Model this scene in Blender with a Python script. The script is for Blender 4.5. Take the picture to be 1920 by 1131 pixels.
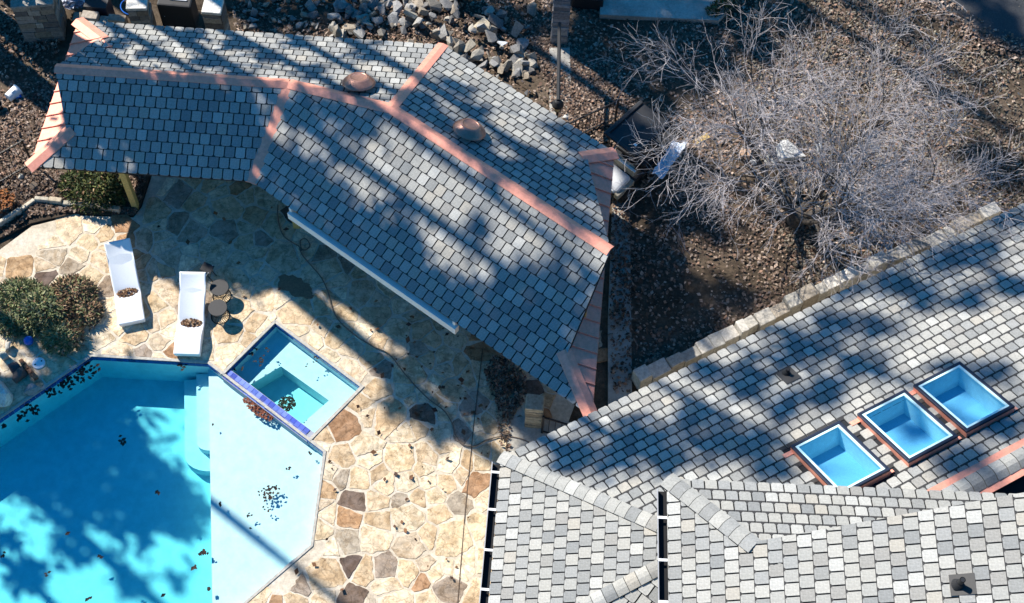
import bpy, bmesh, math, random
import numpy as np
from mathutils import Vector, Matrix
from mathutils.geometry import delaunay_2d_cdt
random.seed(7); rng = np.random.default_rng(7)
R = math.radians
scene = bpy.context.scene
for o in list(bpy.data.objects): bpy.data.objects.remove(o)

# ------------------------------------------------------------------ camera
W, H, F = 1920, 1131, 2700.0
CAMZ, TH, ROLL = 33.4216, R(61.0463), R(-2.5427)
_c, _s = math.cos(ROLL), math.sin(ROLL)
_r0 = np.array([1.0, 0, 0]); _u0 = np.array([0, math.sin(TH), math.cos(TH)]); _f0 = np.array([0, math.cos(TH), -math.sin(TH)])
_right = _c*_r0 - _s*_u0; _up = _s*_r0 + _c*_u0
cam_d = bpy.data.cameras.new('camera'); cam = bpy.data.objects.new('camera', cam_d); scene.collection.objects.link(cam)
cam_d.sensor_width = 36; cam_d.sensor_fit = 'HORIZONTAL'; cam_d.lens = 36*F/W; cam_d.clip_end = 1500; cam_d.clip_start = 0.5
mw = Matrix.Identity(4)
for i in range(3):
    mw[i][0] = _right[i]; mw[i][1] = _up[i]; mw[i][2] = -_f0[i]
mw[2][3] = CAMZ
cam.matrix_world = mw
scene.camera = cam

# ------------------------------------------------------------------ sky, sun, exposure
SUN_EL, SUN_DIR = R(43), np.array([0.79, -0.613])          # plan direction the light travels
world = bpy.data.worlds.new('World'); scene.world = world; world.use_nodes = True
wn = world.node_tree; wn.nodes.clear()
sky = wn.nodes.new('ShaderNodeTexSky'); sky.sky_type = 'NISHITA'; sky.sun_disc = False
sky.sun_elevation = SUN_EL; sky.air_density = 1.3; sky.dust_density = 0.2; sky.ozone_density = 3.0
sky.sun_rotation = math.atan2(-SUN_DIR[0], -SUN_DIR[1])
bg = wn.nodes.new('ShaderNodeBackground'); bg.inputs['Strength'].default_value = 0.074
wo = wn.nodes.new('ShaderNodeOutputWorld')
hs = wn.nodes.new('ShaderNodeHueSaturation'); hs.inputs['Saturation'].default_value = 1.6
wn.links.new(sky.outputs[0], hs.inputs['Color']); wn.links.new(hs.outputs[0], bg.inputs[0]); wn.links.new(bg.outputs[0], wo.inputs[0])
sd = bpy.data.lights.new('sun', 'SUN'); sd.energy = 4.4; sd.angle = R(0.53); sd.color = (1.0, 0.93, 0.82)
sun = bpy.data.objects.new('sun', sd); scene.collection.objects.link(sun)
_ld = Vector((SUN_DIR[0]*math.cos(SUN_EL), SUN_DIR[1]*math.cos(SUN_EL), -math.sin(SUN_EL))).normalized()
sun.rotation_euler = _ld.to_track_quat('-Z', 'Y').to_euler(); sun.location = (-30, 40, 40)
scene.view_settings.view_transform = 'Standard'; scene.view_settings.look = 'None'
scene.view_settings.gamma = 1.0; scene.view_settings.use_curve_mapping = False
scene.view_settings.exposure = 0.95
scene.cycles.max_bounces = 6; scene.cycles.transparent_max_bounces = 12; scene.cycles.caustics_refractive = False; scene.cycles.caustics_reflective = False

# ------------------------------------------------------------------ pixel -> place
def ray(px, py):
    x, y = px-W/2, py-H/2
    x, y = _c*x-_s*y, _s*x+_c*y
    return F*_f0 + x*_r0 - y*_u0
def G(px, py, z=0.0):
    d = ray(px, py); t = (z-CAMZ)/d[2]; return d[:2]*t
def G3(px, py, z=0.0): g = G(px, py, z); return np.array([g[0], g[1], z])
def PX(p):
    q = np.asarray(p, float)-np.array([0, 0, CAMZ]); z = q@_f0; x = F*(q@_right)/z; y = -F*(q@_up)/z
    return np.array([x+W/2, y+H/2])
def onplane(px, py, P0, N):
    d = ray(px, py); o = np.array([0, 0, CAMZ]); t = ((P0-o)@N)/(d@N); return o+t*d
def unit(v): v = np.asarray(v, float); return v/np.linalg.norm(v)
def left(u): return np.array([-u[1], u[0]])
def isect(p, d, q, e):
    t = np.linalg.solve(np.array([d, -e]).T, q-p); return p+t[0]*d

# ------------------------------------------------------------------ materials
def _noise(nt, scale, detail=4, rough=0.6, coord='Object'):
    tc = nt.nodes.new('ShaderNodeTexCoord'); n = nt.nodes.new('ShaderNodeTexNoise')
    n.inputs['Scale'].default_value = scale; n.inputs['Detail'].default_value = detail; n.inputs['Roughness'].default_value = rough
    nt.links.new(tc.outputs[coord], n.inputs['Vector']); return n
def mat(name, col=None, attr=False, rough=0.8, metal=0.0, var=0.25, scale=6.0, bump=0.0, bscale=40.0, spec=0.3, ramp=None, fine=None, trans=0.0, coat=0.0):
    m = bpy.data.materials.new(name); m.use_nodes = True; nt = m.node_tree; b = nt.nodes['Principled BSDF']
    b.inputs['Roughness'].default_value = rough; b.inputs['Metallic'].default_value = metal; b.inputs['Specular IOR Level'].default_value = spec
    if coat: b.inputs['Coat Weight'].default_value = coat
    n = _noise(nt, scale)
    if ramp:
        cr = nt.nodes.new('ShaderNodeValToRGB'); el = cr.color_ramp.elements
        while len(el) > 1: el.remove(el[-1])
        el[0].position = ramp[0][0]; el[0].color = (*ramp[0][1], 1)
        for p, c in ramp[1:]:
            e = el.new(p); e.color = (*c, 1)
        nt.links.new(n.outputs['Fac'], cr.inputs['Fac']); src = cr.outputs['Color']
    elif attr:
        a = nt.nodes.new('ShaderNodeAttribute'); a.attribute_name = 'Col'; src = a.outputs['Color']
    else:
        c = nt.nodes.new('ShaderNodeRGB'); c.outputs[0].default_value = (*col, 1); src = c.outputs[0]
    mr = nt.nodes.new('ShaderNodeMapRange'); mr.inputs['From Min'].default_value = 0.3; mr.inputs['From Max'].default_value = 0.7
    mr.inputs['To Min'].default_value = 1-var; mr.inputs['To Max'].default_value = 1+var
    n2 = _noise(nt, fine or scale*4, 5, 0.7)
    nt.links.new(n2.outputs['Fac'], mr.inputs['Value'])
    mx = nt.nodes.new('ShaderNodeVectorMath'); mx.operation = 'SCALE'
    nt.links.new(src, mx.inputs[0]); nt.links.new(mr.outputs[0], mx.inputs['Scale']); nt.links.new(mx.outputs[0], b.inputs['Base Color'])
    if bump:
        bp = nt.nodes.new('ShaderNodeBump'); bp.inputs['Strength'].default_value = bump; bp.inputs['Distance'].default_value = 0.02
        n3 = _noise(nt, bscale, 6, 0.7); nt.links.new(n3.outputs['Fac'], bp.inputs['Height']); nt.links.new(bp.outputs[0], b.inputs['Normal'])
    return m
M = {}
M['shingle'] = mat('shingle', attr=True, rough=0.9, var=0.22, scale=7, fine=26, bump=0.5, bscale=140, spec=0.15)
M['deck'] = mat('deck', (0.018, 0.02, 0.024), rough=0.95, var=0.2)
M['copper'] = mat('copper', (0.84, 0.35, 0.25), rough=0.48, metal=0.2, var=0.16, scale=3, fine=9, bump=0.12, bscale=6, spec=0.5)
M['copper_vent'] = mat('copper_vent', (0.40, 0.21, 0.16), rough=0.38, metal=0.5, var=0.2, scale=3, fine=12, spec=0.5)
M['stone'] = mat('flagstone', attr=True, rough=0.85, var=0.38, scale=3, fine=4.5, bump=1.0, bscale=9, spec=0.2)
def cleft(m):                                               # ochre clouding and hairline cracks in the split stone
    nt = m.node_tree; b = nt.nodes['Principled BSDF']; src = b.inputs['Base Color'].links[0].from_socket
    n = _noise(nt, 1.7, 7, 0.72); n.inputs['Distortion'].default_value = 1.2
    cr = nt.nodes.new('ShaderNodeValToRGB'); e = cr.color_ramp.elements; e[0].position = .30; e[0].color = (.56, .50, .44, 1); e[1].position = .72; e[1].color = (1.1, 1.08, 1.05, 1)
    x = e.new(.42); x.color = (.80, .70, .58, 1); x = e.new(.52); x.color = (1.0, .95, .88, 1)
    nt.links.new(n.outputs['Fac'], cr.inputs['Fac'])
    tc = nt.nodes.new('ShaderNodeTexCoord'); dn = _noise(nt, 2.5, 4); va = nt.nodes.new('ShaderNodeVectorMath'); va.operation = 'MULTIPLY_ADD'; va.inputs[1].default_value = (.55, .55, .55)
    nt.links.new(dn.outputs['Color'], va.inputs[0]); nt.links.new(tc.outputs['Object'], va.inputs[2])
    vo_ = nt.nodes.new('ShaderNodeTexVoronoi'); vo_.feature = 'DISTANCE_TO_EDGE'; vo_.inputs['Scale'].default_value = 3.2; nt.links.new(va.outputs[0], vo_.inputs['Vector'])
    mr = nt.nodes.new('ShaderNodeMapRange'); mr.inputs['From Min'].default_value = .0; mr.inputs['From Max'].default_value = .05; mr.inputs['To Min'].default_value = .62; mr.inputs['To Max'].default_value = 1.0; nt.links.new(vo_.outputs['Distance'], mr.inputs['Value'])
    a = nt.nodes.new('ShaderNodeVectorMath'); a.operation = 'MULTIPLY'; nt.links.new(src, a.inputs[0]); nt.links.new(cr.outputs['Color'], a.inputs[1])
    c = nt.nodes.new('ShaderNodeVectorMath'); c.operation = 'SCALE'; nt.links.new(a.outputs[0], c.inputs[0]); nt.links.new(mr.outputs[0], c.inputs['Scale']); nt.links.new(c.outputs[0], b.inputs['Base Color'])
cleft(M['stone'])
M['mortar'] = mat('mortar', rough=0.95, var=0.25, scale=1.6, fine=10, bump=0.6, bscale=30, ramp=[(0.3, (0.42, 0.36, 0.28)), (0.5, (0.56, 0.49, 0.39)), (0.7, (0.60, 0.55, 0.47))])
M['rock'] = mat('rock', attr=True, rough=0.9, var=0.35, scale=4, fine=12, bump=0.8, bscale=25, spec=0.2)
M['leaf'] = mat('leaf', attr=True, rough=0.75, var=0.25, scale=20, fine=40, spec=0.2)
M['ground'] = mat('ground', rough=0.98, var=0.45, scale=0.5, fine=9, bump=1.0, bscale=18, spec=0.1, ramp=[(0.3, (0.050, 0.040, 0.030)), (0.5, (0.095, 0.072, 0.052)), (0.62, (0.13, 0.10, 0.075)), (0.75, (0.075, 0.07, 0.045))])
M['asphalt'] = mat('asphalt', (0.06, 0.062, 0.066), rough=0.92, var=0.35, scale=2, fine=30, bump=0.5, bscale=80)
M['concrete'] = mat('concrete', rough=0.92, var=0.22, scale=1.2, fine=16, bump=0.4, bscale=60, ramp=[(0.3, (0.26, 0.245, 0.22)), (0.6, (0.40, 0.385, 0.35)), (0.8, (0.33, 0.31, 0.27))])
M['plaster'] = mat('plaster', (0.55, 0.66, 0.68), rough=0.8, var=0.10, scale=1.2, fine=3.5)
M['tile'] = mat('tile', attr=True, rough=0.25, var=0.2, scale=8, fine=20, spec=0.5)
M['grout'] = mat('grout', (0.30, 0.33, 0.40), rough=0.9, var=0.1)
M['coping'] = mat('coping', (0.42, 0.40, 0.36), rough=0.85, var=0.25, scale=3, bump=0.4)
M['white'] = mat('white_resin', (0.83, 0.85, 0.87), rough=0.45, var=0.03, spec=0.4)
M['trim'] = mat('white_trim', (0.80, 0.80, 0.79), rough=0.6, var=0.06, scale=2)
M['iron'] = mat('iron', (0.015, 0.015, 0.017), rough=0.5, var=0.2, spec=0.4)
M['grey_metal'] = mat('grey_metal', (0.045, 0.045, 0.047), rough=0.6, metal=0.1, var=0.1)
M['lumber'] = mat('lumber', (0.55, 0.38, 0.13), rough=0.8, var=0.25, scale=3, fine=20)
M['wood'] = mat('beam_wood', (0.20, 0.14, 0.09), rough=0.85, var=0.3)
M['wall'] = mat('wall_stucco', (0.52, 0.48, 0.40), rough=0.95, var=0.12, bump=0.3)
M['gutter'] = mat('gutter_dark', (0.012, 0.012, 0.014), rough=0.7, var=0.2)
M['lip'] = mat('gutter_lip', (0.42, 0.42, 0.43), rough=0.5, metal=0.3, var=0.1)
M['bark'] = mat('bark', (0.085, 0.072, 0.062), rough=0.95, var=0.4, scale=4, fine=30, bump=0.8, bscale=40)
M['twig'] = mat('twig', (0.40, 0.37, 0.38), rough=0.9, var=0.3, scale=3)
M['needles'] = mat('needles', attr=True, rough=0.7, var=0.2, scale=5)
M['black'] = mat('black_plastic', (0.022, 0.023, 0.026), rough=0.55, var=0.15, spec=0.35)
M['tan'] = mat('tan_plastic', (0.36, 0.33, 0.27), rough=0.6, var=0.12)
M['pale'] = mat('pale_panel', (0.62, 0.64, 0.68), rough=0.5, var=0.08)
M['bluewhite'] = mat('plastic_sheet', (0.62, 0.70, 0.82), rough=0.4, var=0.15, scale=5, bump=0.6, bscale=9)
M['rubber'] = mat('rubber', (0.02, 0.02, 0.02), rough=0.9, var=0.2)
M['hose'] = mat('hose_brown', (0.16, 0.125, 0.10), rough=0.6, var=0.2)
M['blue'] = mat('blue_plastic', (0.02, 0.13, 0.55), rough=0.4, var=0.08)
M['teal'] = mat('teal_glaze', (0.05, 0.17, 0.19), rough=0.35, var=0.2)
M['sky_frame'] = mat('skylight_cladding', (0.022, 0.03, 0.055), rough=0.4, metal=0.3, var=0.1)
M['sky_ring'] = mat('skylight_inner_frame', (0.55, 0.80, 0.86), rough=0.5, var=0.05)
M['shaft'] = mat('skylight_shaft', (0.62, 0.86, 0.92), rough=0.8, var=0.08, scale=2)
M['shaft_floor'] = mat('skylight_shaft_bottom', (0.22, 0.46, 0.66), rough=0.8, var=0.08)  # blue tone holds the shade of the interior seen down the shaft
M['soot'] = mat('debris', (0.10, 0.07, 0.05), rough=0.95, var=0.3)
M['bed'] = mat('bed_soil', rough=0.98, var=0.4, scale=1, fine=12, bump=1.0, bscale=25, ramp=[(0.3, (0.04, 0.03, 0.022)), (0.6, (0.085, 0.062, 0.045)), (0.8, (0.06, 0.05, 0.04))])
M['glow'] = mat('lamp_glass', (0.75, 0.55, 0.32), rough=0.3, var=0.1)
M['red'] = mat('red_plastic', (0.45, 0.02, 0.02), rough=0.5, var=0.1)
def clear_mat(name, tint, ior, rough, vol=None, wave=0.0):
    m = bpy.data.materials.new(name); m.use_nodes = True; nt = m.node_tree; nt.nodes.clear()
    out = nt.nodes.new('ShaderNodeOutputMaterial'); mx = nt.nodes.new('ShaderNodeMixShader'); t = nt.nodes.new('ShaderNodeBsdfTransparent'); g = nt.nodes.new('ShaderNodeBsdfGlossy'); fr = nt.nodes.new('ShaderNodeLayerWeight'); fr.inputs['Blend'].default_value = 0.5
    f0 = ((ior-1)/(ior+1))**2; pw = nt.nodes.new('ShaderNodeMath'); pw.operation = 'POWER'; pw.inputs[1].default_value = 5; ma = nt.nodes.new('ShaderNodeMath'); ma.operation = 'MULTIPLY_ADD'; ma.inputs[1].default_value = 1-f0; ma.inputs[2].default_value = f0
    nt.links.new(fr.outputs['Facing'], pw.inputs[0]); nt.links.new(pw.outputs[0], ma.inputs[0])
    t.inputs[0].default_value = (*tint, 1); g.inputs['Roughness'].default_value = rough
    nt.links.new(ma.outputs[0], mx.inputs[0]); nt.links.new(t.outputs[0], mx.inputs[1]); nt.links.new(g.outputs[0], mx.inputs[2]); nt.links.new(mx.outputs[0], out.inputs['Surface'])
    if wave:
        n = _noise(nt, 5.0, 2, 0.5); bp = nt.nodes.new('ShaderNodeBump'); bp.inputs['Strength'].default_value = wave; bp.inputs['Distance'].default_value = 0.03
        nt.links.new(n.outputs['Fac'], bp.inputs['Height']); nt.links.new(bp.outputs[0], g.inputs['Normal']); nt.links.new(bp.outputs[0], fr.inputs['Normal'])
    if vol:
        v = nt.nodes.new('ShaderNodeVolumeAbsorption'); v.inputs['Color'].default_value = (*vol[0], 1); v.inputs['Density'].default_value = vol[1]
        nt.links.new(v.outputs[0], out.inputs['Volume'])
    return m
M['water'] = clear_mat('pool_water', (1, 1, 1), 1.33, 0.03, ((0.0, 0.93, 0.985), 0.58), 0.25)
M['glass'] = clear_mat('skylight_glass', (0.80, 0.94, 0.98), 1.7, 0.0)

# ------------------------------------------------------------------ mesh helpers
COL = scene.collection
def mesh_from(name, verts, faces, m, cols=None, smooth=False):
    me = bpy.data.meshes.new(name); me.from_pydata([tuple(map(float, v)) for v in verts], [], faces); me.materials.append(m)
    if cols is not None:
        a = me.attributes.new('Col', 'FLOAT_COLOR', 'FACE'); c = np.ones((len(faces), 4), np.float32); c[:, :3] = np.asarray(cols, np.float32); a.data.foreach_set('color', c.ravel())
    if smooth: me.polygons.foreach_set('use_smooth', [True]*len(me.polygons))
    return me
WM = {}                                                     # own record of world matrices of parents
def link(name, me, parent=None, mtx=None, world=True):
    o = bpy.data.objects.new(name, me); COL.objects.link(o)
    mtx = mtx or Matrix.Identity(4)
    if parent is not None:
        o.parent = parent
        if world: o.matrix_parent_inverse = WM[parent.name].inverted()
        o.matrix_basis = mtx
        WM[o.name] = mtx if world else WM[parent.name] @ mtx
    else:
        o.matrix_basis = mtx; WM[o.name] = mtx
    return o
def tag(o, label=None, cat=None, group=None, kind=None):
    if label: o['label'] = label
    if cat: o['category'] = cat
    if group: o['group'] = group
    if kind: o['kind'] = kind
    return o
def thing(name, label, cat, loc=(0, 0, 0), rz=0.0, group=None):
    o = link(name, None, None, Matrix.Translation(Vector(loc)) @ Matrix.Rotation(rz, 4, 'Z')); return tag(o, label, cat, group)
def bevel(o, w, seg=2):
    b = o.modifiers.new('Bevel', 'BEVEL'); b.width = w; b.segments = seg; b.limit_method = 'ANGLE'; return o
class MB:
    def __init__(s): s.v = []; s.f = []; s.c = []
    def add(s, vs, fs, col=None):
        k = len(s.v); s.v += [tuple(v) for v in vs]; s.f += [tuple(i+k for i in f) for f in fs]
        s.c += [col if col is not None else (0.5, 0.5, 0.5)]*len(fs); return s
    def box(s, c, d, rz=0.0, rx=0.0, ry=0.0, col=None):
        m = Matrix.Translation(Vector(c)) @ Matrix.Rotation(rz, 4, 'Z') @ Matrix.Rotation(ry, 4, 'Y') @ Matrix.Rotation(rx, 4, 'X')
        vs = [m @ Vector((x*d[0]/2, y*d[1]/2, z*d[2]/2)) for x, y, z in ((-1,-1,-1),(1,-1,-1),(1,1,-1),(-1,1,-1),(-1,-1,1),(1,-1,1),(1,1,1),(-1,1,1))]
        return s.add(vs, [(0,3,2,1),(4,5,6,7),(0,1,5,4),(1,2,6,5),(2,3,7,6),(3,0,4,7)], col)
    def prism(s, poly, z0, z1, col=None):
        n = len(poly)
        if sum(poly[i][0]*poly[(i+1) % n][1]-poly[(i+1) % n][0]*poly[i][1] for i in range(n)) < 0: poly = list(poly)[::-1]
        vs = [(p[0], p[1], z0) for p in poly]+[(p[0], p[1], z1) for p in poly]
        return s.add(vs, [tuple(range(n))[::-1], tuple(range(n, 2*n))]+[(i, (i+1) % n, n+(i+1) % n, n+i) for i in range(n)], col)
    def tube(s, pts, rad, sides=6, col=None, caps=True):
        pts = [np.asarray(p, float) for p in pts]; n = len(pts); rads = rad if hasattr(rad, '__len__') else [rad]*n
        k = len(s.v); ref = np.array([0.31, 0.17, 0.93])
        for i, p in enumerate(pts):
            d = pts[min(i+1, n-1)]-pts[max(i-1, 0)]; d = d/(np.linalg.norm(d)+1e-9)
            a = np.cross(d, ref); 
            if np.linalg.norm(a) < 1e-3: a = np.cross(d, np.array([1.0, 0, 0]))
            a /= np.linalg.norm(a); b = np.cross(d, a)
            for j in range(sides):
                t = 2*math.pi*j/sides; s.v.append(tuple(p+rads[i]*(math.cos(t)*a+math.sin(t)*b)))
        fs = [(k+i*sides+j, k+i*sides+(j+1) % sides, k+(i+1)*sides+(j+1) % sides, k+(i+1)*sides+j) for i in range(n-1) for j in range(sides)]
        if caps: fs += [tuple(k+j for j in range(sides))[::-1], tuple(k+(n-1)*sides+j for j in range(sides))]
        s.f += fs; s.c += [col if col is not None else (0.5, 0.5, 0.5)]*len(fs); return s
    def lathe(s, prof, c=(0, 0, 0), sides=28, col=None):
        k = len(s.v); n = len(prof)
        for r, z in prof:
            for j in range(sides):
                t = 2*math.pi*j/sides; s.v.append((c[0]+r*math.cos(t), c[1]+r*math.sin(t), c[2]+z))
        fs = [(k+i*sides+j, k+i*sides+(j+1) % sides, k+(i+1)*sides+(j+1) % sides, k+(i+1)*sides+j) for i in range(n-1) for j in range(sides)]
        fs += [tuple(k+j for j in range(sides))[::-1], tuple(k+(n-1)*sides+j for j in range(sides))]
        s.f += fs; s.c += [col if col is not None else (0.5, 0.5, 0.5)]*len(fs); return s
    def ring(s, c, r, t, sides=28, col=None):
        pts = [(c[0]+r*math.cos(2*math.pi*i/sides), c[1]+r*math.sin(2*math.pi*i/sides), c[2]) for i in range(sides+1)]
        return s.tube(pts, t, 6, col, False)
    def mesh(s, name, m, smooth=False): return mesh_from(name, s.v, s.f, m, s.c, smooth)
    def build(s, name, m, parent=None, world=True, smooth=False, bev=0): 
        o = link(name, s.mesh(name, m, smooth), parent, None, world)
        return bevel(o, bev) if bev else o
def inside(p, poly):
    r = False; n = len(poly)
    for i in range(n):
        a, b = poly[i], poly[(i+1) % n]
        if (a[1] > p[1]) != (b[1] > p[1]) and p[0] < (b[0]-a[0])*(p[1]-a[1])/(b[1]-a[1])+a[0]: r = not r
    return r
def clip(poly, a, b):                                       # keep what lies left of a->b
    a, b = np.asarray(a, float), np.asarray(b, float); d = b-a; n = np.array([-d[1], d[0]]); n /= np.linalg.norm(n)
    out = []; k = len(poly)
    for i in range(k):
        p, q = np.asarray(poly[i]), np.asarray(poly[(i+1) % k]); x, y = (p-a)@n, (q-a)@n
        if x >= 0: out.append(p)
        if (x >= 0) != (y >= 0): out.append(p+(q-p)*x/(x-y))
    return out
def area(poly):
    return 0.5*abs(sum(poly[i][0]*poly[(i+1) % len(poly)][1]-poly[(i+1) % len(poly)][0]*poly[i][1] for i in range(len(poly)))) if len(poly) > 2 else 0
def sheet(outer, holes, step=None, zf=lambda x, y: 0.0):    # polygon with holes, triangulated
    pts = []; edges = []
    def loop(poly):
        k = len(pts); pts.extend(Vector((float(p[0]), float(p[1]))) for p in poly); edges.extend((k+i, k+(i+1) % len(poly)) for i in range(len(poly)))
    loop(outer)
    for h in holes: loop(h)
    if step:
        x0, x1 = min(p[0] for p in outer), max(p[0] for p in outer); y0, y1 = min(p[1] for p in outer), max(p[1] for p in outer)
        for x in np.arange(x0+step/2, x1, step):
            for y in np.arange(y0+step/2, y1, step):
                q = (x+rng.uniform(-.2, .2)*step, y+rng.uniform(-.2, .2)*step)
                if inside(q, outer) and not any(inside(q, h) for h in holes): pts.append(Vector(q))
    vs, es, fs, *_ = delaunay_2d_cdt(pts, edges, [], 0, 1e-5)
    keep = []
    for f in fs:
        c = sum((vs[i] for i in f), Vector((0, 0)))/len(f)
        if inside(c, outer) and not any(inside(c, h) for h in holes): keep.append(tuple(f))
    return [(v.x, v.y, zf(v.x, v.y)) for v in vs], keep

# ------------------------------------------------------------------ roofs
class Slope:
    def __init__(s, O, u, h, m):
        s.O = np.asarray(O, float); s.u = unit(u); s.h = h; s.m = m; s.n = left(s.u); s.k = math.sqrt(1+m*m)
        s.U = np.array([*s.u, 0]); s.Vv = np.array([*(s.n/s.k), m/s.k]); s.N = np.cross(s.U, s.Vv); s.O3 = np.array([*s.O, h])
        away = s.n@np.array([0, 1.0]); s.band = .018 if away > -.3 else .058   # how deep the printed line runs on slopes seen from their upper side
    def st(s, p): d = np.asarray(p, float)[:2]-s.O; return np.array([d@s.u, (d@s.n)*s.k])
    def at(s, q, off=0.0): return s.O3+s.U*q[0]+s.Vv*q[1]+s.N*off
    def z(s, p): return s.h+s.m*((np.asarray(p)[:2]-s.O)@s.n)
    def px(s, x, y): return onplane(x, y, s.O3, s.N)
    def mtx(s, q, off=0.0):
        p = s.at(q, off); m = Matrix.Identity(4)
        for i in range(3): m[i][0] = s.U[i]; m[i][1] = s.Vv[i]; m[i][2] = s.N[i]; m[i][3] = p[i]
        return m
TONES = [(.365,.36,.335),(.30,.305,.30),(.40,.395,.37),(.26,.264,.258),(.335,.335,.318),(.38,.36,.32),(.285,.28,.265),(.43,.43,.41),(.24,.247,.246),(.35,.349,.33)]
TW = [.15,.14,.12,.11,.14,.06,.09,.07,.06,.06]
EXP, TAB, LAP, BUT, KEY, CH, BAND = 0.29097, 0.272, 1.16, 0.034, 0.0155, 0.035, 0.014
def shingle_solid(q, t0, band=0.016):                                   # local (s,t,offset) solid of one tab outline
    L = EXP*LAP; top = [(p[0], p[1], BUT-0.022*max(0, p[1]-t0)/L) for p in q]; bot = [(p[0], p[1], 0.010-0.010*max(0, p[1]-t0)/L) for p in q]
    n = len(q); fs = [tuple(range(n))]+[(i, n+i, n+(i+1) % n, (i+1) % n) for i in range(n)]; vs = top+bot
    hd = clip(q, (0, t0+EXP-band), (1, t0+EXP-band))         # dark shadow line printed into the colour of every tab's head
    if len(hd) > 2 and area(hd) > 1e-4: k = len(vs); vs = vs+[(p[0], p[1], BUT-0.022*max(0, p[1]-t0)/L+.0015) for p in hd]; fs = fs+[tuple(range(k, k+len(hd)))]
    return vs, fs
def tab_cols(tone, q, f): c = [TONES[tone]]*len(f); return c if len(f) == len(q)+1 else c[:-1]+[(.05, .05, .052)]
_full = {}
def full_mesh(tone, band):
    if (tone, band) not in _full:
        w, L = TAB, EXP*LAP; q = [(KEY, CH), (KEY+CH*.8, 0), (w-KEY-CH*.8, 0), (w-KEY, CH), (w-KEY, L), (KEY, L)]
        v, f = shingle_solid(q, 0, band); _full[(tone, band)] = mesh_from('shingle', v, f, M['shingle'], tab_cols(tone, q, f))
    return _full[(tone, band)]
def lay(sl, s0, s1, tmax, halves, skip=None, tcut=None):
    out = []; rows = int(tmax/EXP)+1
    hv = [(sl.st(a), sl.st(b), lo, hi) for a, b, lo, hi in halves]
    for r in range(rows):
        t0 = r*EXP; off = (TAB/2 if r % 2 else 0)+rng.uniform(-.012, .012)
        for c in range(int((s1-s0)/TAB)+2):
            a = s0-TAB+c*TAB+off; L = EXP*LAP
            q = [(a+KEY, t0+CH), (a+KEY+CH*.8, t0), (a+TAB-KEY-CH*.8, t0), (a+TAB-KEY, t0+CH), (a+TAB-KEY, t0+L), (a+KEY, t0+L)]
            if t0+L > tmax: q = clip(q, (1, tmax), (0, tmax))
            if tcut and t0 < tcut-.01 and t0+L > tcut: q = clip(q, (1, tcut+.004), (0, tcut+.004))
            full = len(q) == 6 and t0+L <= tmax and not (tcut and t0 < tcut-.01 < t0+L-.01); tc = t0+EXP/2
            for x, y, lo, hi in hv:
                if lo <= tc < hi and len(q) > 2:
                    d = y-x; nn = np.array([-d[1], d[0]])
                    if all((np.asarray(p)-x)@nn >= 0 for p in q): continue
                    q = clip(q, x, y); full = False
            if len(q) < 3 or area(q) < 0.004: continue
            cen = sum(np.asarray(p) for p in q)/len(q)
            if skip and skip(cen): continue
            tone = int(rng.choice(len(TONES), p=TW))
            P2 = [PX(sl.at(p, .02)) for p in q]; ok = any(0 < p[0] < W and 0 < p[1] < H for p in P2)
            out.append(dict(sl=sl, q=q, t0=t0, a=a, full=full, tone=tone, A=area(P2) if ok else 0))
    return out
def shingle_roof(root, slopes, n_ind=300):                  # slopes: list of (slope, deck object, records)
    recs = [(r, d) for sl, d, rr in slopes for r in rr]; recs.sort(key=lambda x: -x[0]['A'])
    vs, fs, cs = [], [], []
    for i, (r, deck) in enumerate(recs):
        sl = r['sl']; lift = rng.uniform(0, .004)
        if i < n_ind:
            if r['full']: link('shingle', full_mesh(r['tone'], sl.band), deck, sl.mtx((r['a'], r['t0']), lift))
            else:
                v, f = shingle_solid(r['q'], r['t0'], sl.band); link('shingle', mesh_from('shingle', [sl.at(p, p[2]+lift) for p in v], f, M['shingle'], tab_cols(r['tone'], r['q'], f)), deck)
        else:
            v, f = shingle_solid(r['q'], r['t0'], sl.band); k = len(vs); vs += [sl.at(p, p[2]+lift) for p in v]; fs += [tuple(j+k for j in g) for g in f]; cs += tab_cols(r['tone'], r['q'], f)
    if vs: tag(link('shingle', mesh_from('shingle', vs, fs, M['shingle'], cs), root), kind='stuff')
def deck_mesh(sl, poly, root, holes=(), thick=0.14, name='roof_slope'):
    v, f = sheet([sl.st(p) for p in poly], [[sl.st(p) for p in h] for h in holes]); n = len(v)
    vs = [sl.at(p, -0.004) for p in v]; fs = [tuple(q) for q in f]
    k = len(poly); b = [sl.at(sl.st(p), -0.004) for p in poly]; b2 = [sl.at(sl.st(p), -thick) for p in poly]   # edge board
    vs += b+b2; fs += [(n+i, n+(i+1) % k, n+k+(i+1) % k, n+k+i) for i in range(k)]
    return link(name, mesh_from(name, vs, fs, M['deck']), root)
def fold(name, A, B, dA, dB, w, off, m, parent, rise=0.012, thick=0.014):  # a folded strip over a ridge or in a valley
    A, B = np.asarray(A, float), np.asarray(B, float); up = np.array([0, 0, 1.0])
    la, lb = A+unit(dA)*w, A+unit(dB)*w; ma, mb_ = B+unit(dA)*w, B+unit(dB)*w
    o = up*off; vs = [la+o, A+o+up*rise, lb+o, ma+o, B+o+up*rise, mb_+o]; vs += [p-up*thick for p in vs]
    return link(name, mesh_from(name, vs, [(0,1,4,3),(1,2,5,4),(6,9,10,7),(7,10,11,8),(0,3,9,6),(2,8,11,5),(0,6,7,1),(1,7,8,2),(3,4,10,9),(4,5,11,10)], m), parent)
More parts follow.
